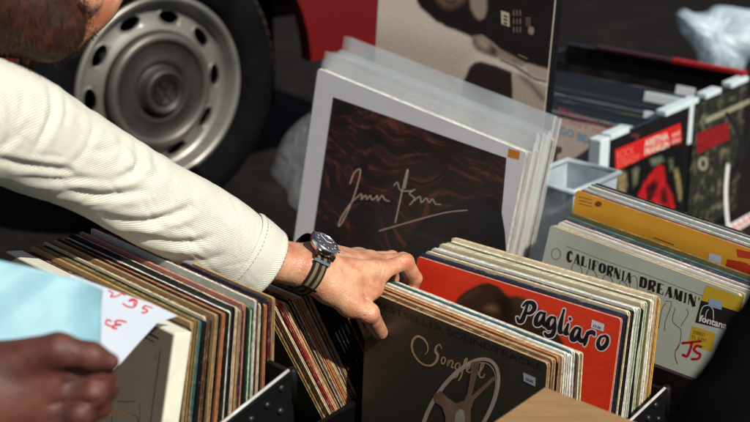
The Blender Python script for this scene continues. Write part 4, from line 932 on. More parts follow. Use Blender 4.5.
        if i in (1, 3): MB().box((ww - .03, -.004, hh - .012), (ww - .002, t + .002, hh + .003)).build('white_clip', white, o, bevel=.002)
        if i == 5:
            MB().box((ww - .085, -.003, hh - .02), (ww - .005, t + .004, hh + .004)).build('white_clip', white, o, bevel=.002)
        if i == 6:
            MB().box((ww - .07, -.002, hh - .022), (ww - .03, -.0004, hh - .001)).build('price_sticker', M['sticker'], o)
singles()

# ---- clear tub between white records and display crate
def tub():
    c = W(569, 205, 2.36); c.z = 0
    Mx = Matrix.Translation(c) @ Matrix.Rotation(R(-42), 4, 'Z')
    root = empty('clear_plastic_tub', Mx); tag(root, 'hazy clear plastic tub with rolled rim beside the white records', 'tub')
    zt = W(575, 172, 2.36).z
    w, d = .048, .06
    o = MB()
    def loop(s, z): return [Vector((x * s, y * s, z)) for x, y in ((-w, -d), (w, -d), (w, d), (-w, d))]
    v = loop(.86, .004) + loop(1, zt - .004) + loop(.97, zt - .004) + loop(.83, .008)
    f = [(0, 1, 2, 3)] + [(i, (i + 1) % 4, 4 + (i + 1) % 4, 4 + i) for i in range(4)] + [(4 + i, 4 + (i + 1) % 4, 8 + (i + 1) % 4, 8 + i) for i in range(4)] + [(8 + i, 8 + (i + 1) % 4, 12 + (i + 1) % 4, 12 + i) for i in range(4)] + [(15, 14, 13, 12)]
    tp = plastic_mat('tub plastic', (.5, .58, .62), .75, .3)
    o.add(v, f).build('tub_body', tp, root)
    MB().tube(loop(1.03, zt) + [loop(1.03, zt)[0]], .005, 8).build('rim', tp, root, smooth=True)
tub()

# ---- crumpled bags
def crumple(name, outline, d, thick, m, label, seed, nx=46):
    """closed crumpled bag: an outline given real depth with folded noise"""
    pts = [np.array(p, float) for p in spline(outline + [outline[0]], 90)[:-1]]; c = np.mean(pts, 0); v = []; f = []
    n = len(pts); K = 16
    for side in (1, -1):
        for j in range(K):
            s = math.sin((j + 1) / K * math.pi / 2) if j < K - 1 else 1
            hgt = math.cos((j + 1) / K * math.pi / 2)
            for i in range(n):
                p = c + (pts[i] - c) * s
                q = W(p[0], p[1], d); k = mnoise.noise(Vector((q.x * 9 + seed, q.z * 9, side * 3.0))); k2 = abs(mnoise.noise(Vector((q.x * 55, q.z * 55 + seed, side)))) 
                dd = thick * (hgt ** .7 * (.85 + .5 * k) + .12 * k2 * (hgt > .01))
                v.append(W(p[0], p[1], d - side * dd))
    cidx = [len(v), len(v) + 1]; v += [W(c[0], c[1], d - thick), W(c[0], c[1], d + thick)]
    for si in range(2):
        o = si * K * n
        for i in range(n): f.append((cidx[si], o + i, o + (i + 1) % n))
        for j in range(K - 1):
            for i in range(n): f.append((o + j * n + i, o + (j + 1) * n + i, o + (j + 1) * n + (i + 1) % n, o + j * n + (i + 1) % n))
    ob = MB().add(v, f); o = ob.build(name, m, smooth=True); tag(o, label, 'plastic bag'); return o
crumple('plastic_bag', [(310, 112), (296, 122), (282, 138), (274, 160), (271, 172), (277, 182), (286, 190), (290, 205), (305, 212), (318, 200), (320, 150)], 2.62, .045, BAGD, 'crumpled clear plastic bag beside the white bordered record and car wheel', 3.1)
crumple('plastic_bag', [(676, 14), (684, 9), (694, 13), (706, 12), (716, 6), (738, 8), (765, 16), (770, 50), (748, 62), (742, 72), (728, 76), (704, 70), (694, 48), (680, 30)], 3.7, .07, BAGP, 'crumpled pale blue plastic bag behind the display crate', 8.2)

# ================================================================== PEOPLE
CLOTHB = mat('black cloth', (.003, .003, .004), .95, .3, 40, .4, 300, spec=.04)
DENIM = mat('dark trouser cloth', (.008, .008, .011), .9, .3, 40, .4, 300, spec=.1)
SHIRT = mat('dark shirt cloth', (.012, .012, .016), .9, .2, 40, .3, 200, spec=.1)
def C_(p, q, r0, r1, k=None): return (p, q, r0, r1) if k is None else (p, q, r0, r1, k)

def man():
    sh = W(-75, 112, 1.55)
    root = empty('person', Matrix.Translation((-.75, 1.85, 0))); O = Vector((-.75, 1.85, 0))
    tag(root, 'bearded man in cream jacket and striped-strap watch, reaching into the record crates', 'person')
    rel = lambda p: Vector(p) - O
    # ---------- right hand and forearm
    fa0 = W(232, 246, 1.80); wr = W(311, 270, 1.838)
    song_n = (SM.to_3x3() @ Vector((0, 1, 0))).normalized(); song0 = SM.translation
    def front(x, y, off): 
        q = hit(x, y, song0, song_n); return q - song_n * off
    back0 = song0 + song_n * .057
    def behind(x, y, off): return hit(x, y, back0, song_n) + song_n * off
    cmc = W(330, 288, 1.842); tm = W(350, 304, 1.848); ti = W(369, 313, 1.852)
    tt = front(385.5, 331, .0085)
    im = W(378, 272, 1.885); mm = W(370, 263, 1.908); rm = W(358, 260, 1.925); pm_ = W(345, 262, 1.935)
    ip = W(406, 261.5, 1.915); id_ = behind(412.5, 279, .006); it = behind(406, 300, .006)
    mp = W(403, 260, 1.945); mdp = behind(404, 279, .012); mt = behind(398, 303, .008)
    rp = W(392, 258, 1.965); rd = W(393, 278, 2.0); rt = W(388, 300, 1.99)
    pp = W(376, 261, 1.975); pd = W(378, 278, 2.0); pt = W(376, 296, 1.995)
    wu = W(318, 262, 1.862)
    hand = [C_(fa0, W(262, 258, 1.815), .026, .0240, .012), C_(W(262, 260, 1.815), wr, .0240, .0225, .012), C_(W(266, 255, 1.835), wu, .022, .0195, .012),
            C_(wr, W(340, 281, 1.852), .022, .0195, .014),
            C_(wu, mm, .0205, .0128, .016), C_(wr, im, .0205, .0128, .016), C_(wu, rm, .0195, .0122, .016), C_(wu, pm_, .018, .0115, .016), C_(im, mm, .0115, .0115, .012), C_(mm, rm, .0115, .0115, .012), C_(rm, pm_, .0115, .011, .012),
            C_(W(345, 278, 1.862), W(368, 276, 1.882), .0195, .014, .014),
            # thumb
            C_(wr, cmc, .0195, .0165, .014), C_(cmc, tm, .0172, .0142, .012), C_(tm, ti, .0142, .0124, .007), C_(ti, tt, .0122, .0094, .005), C_(cmc, W(372, 291, 1.876), .0135, .0085, .014), C_(tm, W(376, 289, 1.88), .012, .0075, .012),
            # fingers
            C_(im, ip, .0118, .0096, .008), C_(ip, id_, .0096, .0080, .005), C_(id_, it, .0079, .0066, .004),
            C_(mm, mp, .0115, .0095, .007), C_(mp, mdp, .0094, .008, .005), C_(mdp, mt, .0079, .0066, .004),
            C_(rm, rp, .011, .0092, .007), C_(rp, rd, .0091, .0077, .005), C_(rd, rt, .0077, .0064, .004),
            C_(pm_, pp, .0098, .008, .007), C_(pp, pd, .008, .0068, .005), C_(pd, pt, .0067, .0056, .004)]
    # knuckle bumps, tendons and the folds of skin at the index joint
    bumps = [(W(377, 266, 1.872), .0075, .0016), (W(405, 257, 1.908), .007, .0012), (W(350, 299, 1.836), .008, .0012)]
    lines = [(W(384, 262, 1.87), W(381, 276, 1.868), .0011, -.0011), (W(388, 263, 1.872), W(385, 278, 1.87), .0010, -.0010), (W(380, 263, 1.87), W(377, 274, 1.868), .0010, -.0008),
             (W(340, 262, 1.84), W(374, 264, 1.87), .004, .0016), (W(338, 256, 1.855), W(366, 257, 1.89), .0035, .0013), (W(343, 270, 1.842), W(372, 274, 1.87), .0035, .0010),
             (W(341, 258, 1.85), W(370, 260, 1.88), .002, -.0007), (W(362, 296, 1.85), W(372, 303, 1.85), .0014, -.0009), (W(366, 309, 1.84), W(374, 306, 1.84), .0012, -.0009), (W(352, 290, 1.85), W(366, 298, 1.85), .002, -.0010),
             (W(386, 268, 1.88), W(402, 262, 1.90), .0016, -.0010), (W(330, 275, 1.83), W(350, 292, 1.835), .003, .0010),
             (W(392, 262, 1.88), W(394, 272, 1.88), .0008, -.0007), (W(403, 256, 1.90), W(412, 262, 1.90), .0009, -.0006), (W(401, 259, 1.90), W(411, 266, 1.90), .0008, -.0006), (W(364, 316, 1.84), W(374, 310, 1.84), .0008, -.0007), (W(361, 313, 1.84), W(371, 307, 1.84), .0008, -.0006),
             (W(345, 268, 1.85), W(352, 280, 1.85), .0022, .0011), (W(352, 280, 1.85), W(364, 284, 1.86), .002, .0009), (W(336, 268, 1.84), W(345, 268, 1.85), .002, .0009), (W(356, 286, 1.85), W(366, 292, 1.86), .0009, -.0007), (W(346, 296, 1.84), W(356, 300, 1.84), .0010, -.0007), (W(376, 262, 1.87), W(372, 276, 1.87), .0009, -.0006)]
    def disp(X):
        D = np.zeros(X.shape[:3])
        for c, s, a in bumps: D -= a * np.exp(-np.sum((X - np.array(c)) ** 2, -1) / s ** 2)
        for a_, b_, s, amp in lines:
            a_ = np.array(a_); b_ = np.array(b_); ab = b_ - a_; t = np.clip(((X - a_) @ ab) / (ab @ ab), 0, 1); d2 = np.sum((X - a_ - t[..., None] * ab) ** 2, -1)
            D -= amp * np.exp(-d2 / (s * 1.6) ** 2) * 1.7
        return D
    hv, hf = sdf_mesh([tuple([p[0], p[1], p[2], p[3], p[4]]) for p in hand], .0009, disp=disp)
    # ---------- head and neck
    hc = W(22, -58, 1.63)
    fw = (CR * .80 - CU * .42 - CF * .42).normalized(); upv = (CU * .85 + CR * .45).normalized(); upv = (upv - fw * upv.dot(fw)).normalized(); sd = fw.cross(upv)
    h_ = lambda f_, u_, s_=0: hc + fw * f_ + upv * u_ + sd * s_
    neck0 = W(-75, 62, 1.64)
    head = [C_(h_(-.02, .03), h_(.02, .035), .092, .085, .03), C_(h_(.03, -.02), h_(.06, -.055), .066, .05, .03), C_(h_(.055, -.075, -.018), h_(.055, -.075, .018), .030, .030, .03),
            C_(h_(.098, .015), h_(.115, -.022), .010, .014, .012), C_(h_(.09, .045, -.045), h_(.09, .045, .045), .014, .014, .015), C_(h_(.098, -.048, -.016), h_(.098, -.048, .016), .009, .009, .006), C_(h_(.094, -.06, -.014), h_(.094, -.06, .014), .009, .009, .006),
            C_(h_(-.01, .0, -.082), h_(-.02, -.03, -.082), .016, .010, .008), C_(h_(-.01, .0, .082), h_(-.02, -.03, .082), .016, .010, .008), C_(h_(-.03, -.04), neck0, .055, .062, .03)]
    head += [C_(W(20, -30, 1.62), W(88, 2, 1.625), .06, .024, .03), C_(W(88, 2, 1.625), W(70, 36, 1.615), .024, .014, .02), C_(W(88, 2, 1.625), W(112, -30, 1.63), .022, .028, .02)]
    head += [C_(h_(.078, .022, s), h_(.078, .022, s), .0145, .0145, .004) for s in (-.032, .032)]
    gv, gf = sdf_mesh([tuple(p) for p in head], .003)
    # rest of the body under the clothes
    pelvis = Vector((-.95, 2.0, .38)); chest = Vector((-.76, 1.68, .66)); lsh = Vector((-.86, 1.42, .72))
    bv, bf = sdf_mesh([(pelvis, chest, .10, .11, .05), (chest, sh, .09, .05, .05), (sh, W(60, 150, 1.672), .04, .03, .02), (W(60, 150, 1.672), W(150, 202, 1.752), .03, .025, .012), (W(150, 202, 1.752), fa0, .025, .022, .012), (chest, neck0, .07, .058, .04), (chest, lsh, .08, .05, .05), (lsh, Vector((-.80, 1.20, .52)), .045, .035, .03), (Vector((-.80, 1.20, .52)), Vector((-.78, 1.32, .40)), .034, .028, .03),
                       (pelvis, Vector((-.58, 1.86, .46)), .085, .06, .04), (Vector((-.58, 1.86, .46)), Vector((-.66, 1.98, .08)), .055, .04, .03), (pelvis, Vector((-.90, 1.62, .44)), .085, .06, .04), (Vector((-.90, 1.62, .44)), Vector((-1.0, 1.85, .08)), .055, .04, .03)], .012)
    lh = Vector((-.78, 1.32, .40))
    lf = []
    for k in range(4): lf += [(lh, lh + Vector((.02 * (k - 1.5), .05, -.06)), .02, .011, .012), (lh + Vector((.02 * (k - 1.5), .05, -.06)), lh + Vector((.02 * (k - 1.5), .055, -.115 + .006 * abs(k - 1.5))), .0095, .007, .004)]
    lf.append((lh + Vector((.02, .02, -.02)), lh + Vector((.06, .05, -.06)), .013, .009, .008))
    lv, lff = sdf_mesh(lf, .003)
    flesh('body', [([rel(q) for q in v], f) for v, f in ((hv, hf), (gv, gf), (bv, bf), (lv, lff))], SKIN, root, 1)
    # thumb nail (seen edge-on in the shade)
    # ---------- eyes
    for s in (-.032, .032):
        Me = Matrix.Translation(rel(h_(.083, .022, s)))
        MB().lathe([(.0002, -.0115)] + [(.0115 * math.cos(R(a)), .0115 * math.sin(R(a))) for a in range(-80, 90, 20)] + [(.0002, .0115)], Me, 16).build('eye', mat('eye white', (.6, .58, .55), .2, .02), root, smooth=True)
    # ---------- beard and hair: a close mass plus many tapering hairs
    HAIR = mat('dark brown beard hair', srgb(46, 25, 18), .6, .3, 90, spec=.2, col2=srgb(84, 46, 29), c2scale=70, c2lo=.45, c2hi=.85)
    bp = [(W(-40, 6, 1.60), W(26, 6, 1.585), .058, .046, .03), (W(26, 5, 1.585), W(50, 29, 1.585), .045, .028, .03), (W(50, 0, 1.59), W(62, 26, 1.59), .028, .017, .03), (W(0, 13, 1.6), W(46, 38, 1.59), .044, .020, .02)]
    ev, ef = sdf_mesh(bp, .003)
    beard = MB(); beard.add([rel(q) for q in ev], ef)
    rnd = random.Random(5); cen = np.mean([np.array(q) for q in ev], 0)
    for q in rnd.sample(ev, min(2600, len(ev))):
        nrm = (q - Vector(cen)).normalized(); dr = (nrm * .6 - upv * .9 + fw * .2 + Vector((rnd.uniform(-.4, .4), rnd.uniform(-.4, .4), rnd.uniform(-.4, .4)))).normalized(); l = rnd.uniform(.005, .013)
        a = rel(q) - nrm * .002; w = dr.cross(nrm).normalized() * .0006; w2 = nrm * .0005
        beard.add([a + w, a - w, a + w2, a + dr * l], [(0, 1, 3), (1, 2, 3), (2, 0, 3)])
    edge_v = [q for q in gv if 62 < PX(q)[0] < 104 and -6 < PX(q)[1] < 56]
    for q in rnd.sample(edge_v, min(900, len(edge_v))):
        x_, y_, _ = PX(q)
        if rnd.random() > max(0., 1.15 - (x_ - 70) / 26): continue
        nrm = (C0 - q).normalized() * .5 + CR * .35; dr = (nrm * .5 - CU * .7 + CR * .35 + Vector((rnd.uniform(-.5, .5), rnd.uniform(-.5, .5), rnd.uniform(-.5, .5)))).normalized(); l = rnd.uniform(.004, .011)
        a = rel(q); w = dr.cross(nrm).normalized() * .0005; w2 = nrm.normalized() * .0004
        beard.add([a + w, a - w, a + w2, a + dr * l], [(0, 1, 3), (1, 2, 3), (2, 0, 3)])
    beard.build('beard', HAIR, root, fix=False)
    hp = [(h_(-.06, .06), h_(.01, .085), .075, .06, .03), (h_(-.075, .02, -.03), h_(-.07, -.03), .06, .045, .03), (h_(-.075, .02, .03), h_(-.07, -.03), .06, .045, .03)]
    ev2, ef2 = sdf_mesh(hp, .004); flesh('hair', [([rel(q) for q in ev2], ef2)], HAIR, root, 1)
    # ---------- jacket: sleeve with drawn folds, torso and other sleeve
    st = [(-150, 78, 78, 1.50), (-75, 108, 72, 1.545), (0, 123, 61, 1.60), (46, 144, 54.5, 1.645), (100, 172, 47.5, 1.70), (150, 200, 45.5, 1.745), (200, 227, 44, 1.787), (238, 250.5, 41.5, 1.815), (261, 266, 39, 1.832)]
    NS, NT = 240, 120
    ctr = spline(st, NS); V = []; Fc = []; UV = []
    folds = [([(49, 84), (53, 108), (48, 127), (34, 152)], 3.4, .0100), ([(62, 98), (67, 112), (64, 126)], 3.0, .003), ([(94, 122), (92, 138), (80, 158), (62, 170)], 3.4, .0045), ([(120, 133), (124, 148), (116, 166)], 3.4, .0048), ([(132, 145), (141, 158), (134, 172), (112, 180)], 3.6, .0052),
             ([(-10, 158), (30, 166), (62, 171), (78, 173)], 3.6, .0080), ([(20, 176), (58, 180), (92, 180)], 3.2, .0064), ([(66, 190), (104, 196), (150, 190)], 3.8, .0070), ([(100, 217), (140, 222), (172, 216), (200, 204)], 3.8, .0088), ([(122, 230), (158, 240), (192, 243), (214, 236)], 3.6, .0070),
             ([(165, 254), (200, 262), (228, 254)], 3.8, .0034), ([(5, 90), (12, 110), (8, 135)], 4, .003), ([(22, 88), (22, 110), (12, 134), (4, 142)], 3.6, .0034), ([(30, 120), (14, 140), (-5, 150)], 3.0, .0032), ([(150, 152), (160, 168), (150, 182)], 4.2, .003), ([(196, 186), (190, 204), (172, 212)], 4.6, .002),
             ([(72, 104), (88, 108), (96, 118)], 3, .003), ([(84, 150), (110, 150), (124, 140)], 4, .0028)]
    fr = random.Random(11)
    for _ in range(46):
        u = fr.uniform(.2, .97); c = ctr[int(u * (NS - 1))]; t = ctr[min(int(u * (NS - 1)) + 4, NS - 1)][:2] - c[:2]; t = t / (np.linalg.norm(t) + 1e-9); nrm = np.array((-t[1], t[0]))
        v0 = fr.uniform(-.75, .85) * c[2]; p = c[:2] + nrm * v0; an = fr.gauss(0, .35) + (.5 if v0 < 0 else -.1); dr = np.array((t[0] * math.cos(an) - t[1] * math.sin(an), t[0] * math.sin(an) + t[1] * math.cos(an))); l = fr.uniform(8, 26); bend = nrm * fr.uniform(-4, 4)
        folds.append(([tuple(p - dr * l), tuple(p + bend), tuple(p + dr * l)], fr.uniform(1.3, 2.4), fr.uniform(.0007, .0018)))
    pl = []
    for p, w, a in folds:
        P = np.array(spline(p, 40))
        if P[0][1] < 140 and P[0][0] > 40 and a > .002: a *= .65
        pl.append((P, w, a))
    def foldvals(XY):
        tot = np.zeros(len(XY))
        for P, w, a in pl:
            bb0 = P.min(0) - 5 * w; bb1 = P.max(0) + 5 * w; ix = np.where(np.all((XY > bb0) & (XY < bb1), axis=1))[0]
            if not len(ix): continue
            dd = XY[ix][:, None, :] - P[None]; q = (dd ** 2).sum(-1); i = q.argmin(1); d = np.sqrt(q[np.arange(len(ix)), i])
            fade = np.minimum(1, i / 9 + .1) * np.minimum(1, (39 - i) / 9 + .1)
            tot[ix] += fade * (-a * np.exp(-(d / (.95 * w)) ** 1.4) + .32 * a * np.exp(-((d - 2.2 * w) / (1.1 * w)) ** 2))
        return tot
    pts3 = [W(c[0], c[1], c[3]) for c in ctr]
    def tube(rows, along):
        raw = []; nrs = []; tt_ = []
        for (i, off) in rows:
            c = ctr[i]; t = (pts3[min(i + 1, NS - 1)] - pts3[max(i - 1, 0)]).normalized(); vd = (pts3[i] - C0).normalized(); sv_ = t.cross(vd).normalized(); dv = sv_.cross(t).normalized()
            if dv.dot(vd) > 0: dv = -dv                               # dv points to the viewer
            if sv_.dot(CU) < 0: sv_ = -sv_
            hw = c[2] / F * c[3]
            for j in range(NT):
                a = 2 * math.pi * j / NT; raw.append((pts3[i] + sv_ * (math.cos(a) * hw) + dv * (math.sin(a) * hw * .9), sv_ * math.cos(a) + dv * math.sin(a), off, math.sin(a), t, i, j))
        fv = foldvals(np.array([PX(r_[0])[:2] for r_ in raw]))
        out = []; uv_ = []
        for r_, k in zip(raw, fv):
            p, nr, off, sa, t, i, j = r_
            if sa < -.35: k = 0
            k = k * (.75 + .5 * mnoise.noise(p * 30)) + off + .0016 * mnoise.noise(p * 11) + .0005 * mnoise.noise(p * 55)
            out.append(rel(p + nr * k + t * (.0045 * sa if along and i > NS - 8 else 0))); uv_.append((i / NS * 5.2, j / NT * 3.4))
        return out, uv_
    V, UV = tube([(i, -.001 if i > NS - 2 else 0) for i in range(NS)], False)
    for i in range(NS - 1):
        for j in range(NT): Fc.append((i * NT + j, i * NT + (j + 1) % NT, (i + 1) * NT + (j + 1) % NT, (i + 1) * NT + j))
    tv, tf = sdf_mesh([(pelvis + Vector((.03, -.06, .06)), chest, .145, .16, .06), (chest, W(-120, 95, 1.52), .14, .085, .07), (chest, lsh, .13, .085, .06), (lsh, Vector((-.80, 1.20, .52)), .078, .06, .03), (Vector((-.80, 1.20, .52)), Vector((-.78, 1.30, .42)), .058, .045, .03), (chest, W(-110, 70, 1.60), .12, .08, .05)], .008)
    nV = len(V); V += [rel(q) for q in tv]; Fc += [tuple(i + nV for i in f) for f in tf]; UV += [(q.x * 12, q.z * 12) for q in tv]
    me = bpy.data.meshes.new('jacket'); me.from_pydata([tuple(q) for q in V], [], Fc); uvl = me.uv_layers.new(name='UVMap')
    for lp in me.loops: uvl.data[lp.index].uv = UV[lp.vertex_index]
    bm = bmesh.new(); bm.from_mesh(me); bmesh.ops.recalc_face_normals(bm, faces=bm.faces); bm.to_mesh(me); bm.free()
    me.materials.append(TWILL); me.polygons.foreach_set('use_smooth', [True] * len(me.polygons))
    jk = bpy.data.objects.new('jacket', me); link(jk, root)
    # cuff: a doubled band with a stitched seam and a turned-in end
    i0 = NS - 33; V = []; Fc = []; UV = []; rows = []
    for q in range(30):
        if q < 22: i = i0 + int(q / 21 * 32); off = .0022 + (.0012 if 1 < q < 21 else -.001) ; inn = 0
        else: i = NS - 1 - int((q - 21) * 2.2); off = .0006 - .0012 * (q - 21); 
        rows.append((i, off))
    V, UV = tube(rows, True)
    for i in range(len(rows) - 1):
        for j in range(NT): Fc.append((i * NT + j, i * NT + (j + 1) % NT, (i + 1) * NT + (j + 1) % NT, (i + 1) * NT + j))
    me = bpy.data.meshes.new('cuff'); me.from_pydata([tuple(q) for q in V], [], Fc); uvl = me.uv_layers.new(name='UVMap')
    for lp in me.loops: uvl.data[lp.index].uv = UV[lp.vertex_index]
    me.materials.append(TWILL); me.polygons.foreach_set('use_smooth', [True] * len(me.polygons)); bm = bmesh.new(); bm.from_mesh(me); bmesh.ops.recalc_face_normals(bm, faces=bm.faces); bm.to_mesh(me); bm.free()
    cf = bpy.data.objects.new('cuff', me); link(cf, jk)
    thread = mat('cuff stitching', srgb(150, 140, 118), .9, .2, 200); stt = MB()
    for q in (3, 20):
        for j in range(0, NT, 2):
            a_, b_ = V[q * NT + j], V[q * NT + (j + 1) % NT]; nn = ((a_ - rel(pts3[rows[q][0]]))).normalized() * .0003
            stt.tube([a_ + nn, b_ + nn], .00045, 5)
        stt.build('stitching', thread, cf); stt = MB()
    # ---------- trousers, shirt, shoes
    tv, tf = sdf_mesh([(pelvis, Vector((-.60, 1.87, .46)), .125, .082, .05), (Vector((-.60, 1.87, .46)), Vector((-.66, 1.98, .10)), .08, .06, .03), (pelvis, Vector((-.90, 1.62, .44)), .125, .085, .05), (Vector((-.90, 1.62, .44)), Vector((-1.0, 1.85, .10)), .08, .06, .03)], .009)
    flesh('trousers', [([rel(q) for q in tv], tf)], DENIM, root, 1)
    for c in (Vector((-.66, 1.98, 0)), Vector((-1.0, 1.85, 0))):
        sv, sf = sdf_mesh([(c + Vector((-.03, .05, .04)), c + Vector((.06, -.14, .03)), .04, .03, .02), (c + Vector((0, 0, .05)), c + Vector((0, 0, .1)), .045, .04, .02)], .006); flesh('shoe', [([rel(q) for q in sv], sf)], CLOTHB, root, 1)
    sv, sf = sdf_mesh([(chest + Vector((.05, -.03, 0)), W(-60, 95, 1.64), .115, .06, .04)], .008); flesh('shirt', [([rel(q) for q in sv], sf)], SHIRT, root, 1)
    # ---------- wristwatch
    wa = W(305, 269.5, 1.842); ax = (W(332, 278.5, 1.858) - W(288, 257.5, 1.828)).normalized()
    top = (CU * .90 + CR * .16 - CF * .12); top = (top - ax * top.dot(ax)).normalized(); sdv = ax.cross(top).normalized()
    if sdv.dot(CF) > 0: sdv = -sdv                                     # sdv to the viewer
    wt = empty('wristwatch'); wt.parent = root
    NB = 72; rad_ = np.zeros(NB)
    for q in hv:
        dq = q - wa
        if abs(dq.dot(ax)) < .012:
            u_, s_ = dq.dot(top), dq.dot(sdv); kb = int((math.degrees(math.atan2(s_, u_)) % 360) / 360 * NB) % NB; rad_[kb] = max(rad_[kb], math.hypot(u_, s_))
    for _ in range(5): rad_ = np.maximum(rad_, .5 * rad_ + .25 * (np.roll(rad_, 1) + np.roll(rad_, -1)))
    for _ in range(6): rad_ = .5 * rad_ + .25 * (np.roll(rad_, 1) + np.roll(rad_, -1))
    print('wrist radii', np.round(rad_[::6], 4))
    rr_ = lambda deg: float(np.interp(deg % 360, np.arange(NB + 1) * 360 / NB, np.append(rad_, rad_[0])))
    olive = mat('khaki strap stripe', srgb(116, 102, 72), .85, .2, 300, .4, 900, spec=.2); blackn = mat('black strap weave', (.012, .012, .013), .85, .3, 300, .4, 900, spec=.2)
    def ring(w0, w1, off, a0=-200, a1=200, n=72):
        v = []; f = []
        for i in range(n + 1):
            a = R(a0 + (a1 - a0) * i / n); ru = rs = rr_(a0 + (a1 - a0) * i / n) - .0006
            for w_, o in ((w0, off), (w1, off), (w1, off - .0012), (w0, off - .0012)):
                v.append(rel(wa + ax * w_ + top * ((ru + o) * math.cos(a)) + sdv * ((rs + o) * math.sin(a))))
        for i in range(n):
            for k in range(4): f.append((i * 4 + k, i * 4 + (k + 1) % 4, (i + 1) * 4 + (k + 1) % 4, (i + 1) * 4 + k))
        return MB().add(v, f)
    sp = ring(-.0095, .0095, .0022, -180, 180).build('strap', blackn, wt, smooth=False)
    for w0, w1 in ((-.0066, -.0024), (.0024, .0066)): ring(w0, w1, .0027, -180, 180).build('strap_stripe', olive, sp)
    for a_ in (62, 118): ring(-.0112, .0112, .0052, a_ - 2.6, a_ + 2.6, 6).build('keeper', M['chrome'], sp)
    # round case
    xa = ax; ya = top.cross(xa).normalized(); tl = R(25); cdir = (top * math.cos(tl) + sdv * math.sin(tl)).normalized(); cc = wa + cdir * (rr_(25) + .0042); top = cdir; ya = top.cross(xa).normalized()
    Mw = Matrix(((xa.x, ya.x, top.x, rel(cc).x), (xa.y, ya.y, top.y, rel(cc).y), (xa.z, ya.z, top.z, rel(cc).z), (0, 0, 0, 1)))
    MB().lathe([(.0005, -.003), (.0165, -.003), (.0188, -.001), (.0192, .003), (.0188, .006), (.0182, .0072), (.0168, .0082), (.0160, .0080), (.0158, .0066), (.0005, .0066)], Mw, 48).build('case', M['chrome'], wt, smooth=True)
    MB().lathe([(.0159, .0068), (.0150, .0074), (.0005, .0076)], Mw, 40).build('dial', mat('grey dial', (.06, .062, .066), .1, .15), wt, smooth=True)
    hd = MB()
    for k in range(12):
        a = R(30 * k); hd.box((-.0004, .0118, .0077), (.0004, .0138, .0081), Mw @ Matrix.Rotation(a, 4, 'Z'))
    hd.box((-.0005, -.001, .0081), (.0005, .0105, .0084), Mw @ Matrix.Rotation(R(40), 4, 'Z')); hd.box((-.0006, -.001, .0081), (.0006, .0075, .0084), Mw @ Matrix.Rotation(R(-75), 4, 'Z'))
    hd.build('hands', M['white_print'], wt)
    MB().tube([Mw @ Vector((.019, 0, .003)), Mw @ Vector((.0222, 0, .003))], .0028, 12).build('crown', M['chrome'], wt)
    for sx in (-.011, .011):
        for sy in (-1, 1): MB().hexa([Mw @ Vector((sx + dx, sy * y0, z0)) for z0, ys in ((-.003, (.013, .022)), (.004, (.013, .0205))) for dx, y0 in ((-.0015, ys[0]), (.0015, ys[0]), (.0015, ys[1]), (-.0015, ys[1]))]).build('lug', M['chrome'], wt)
    return root
man()

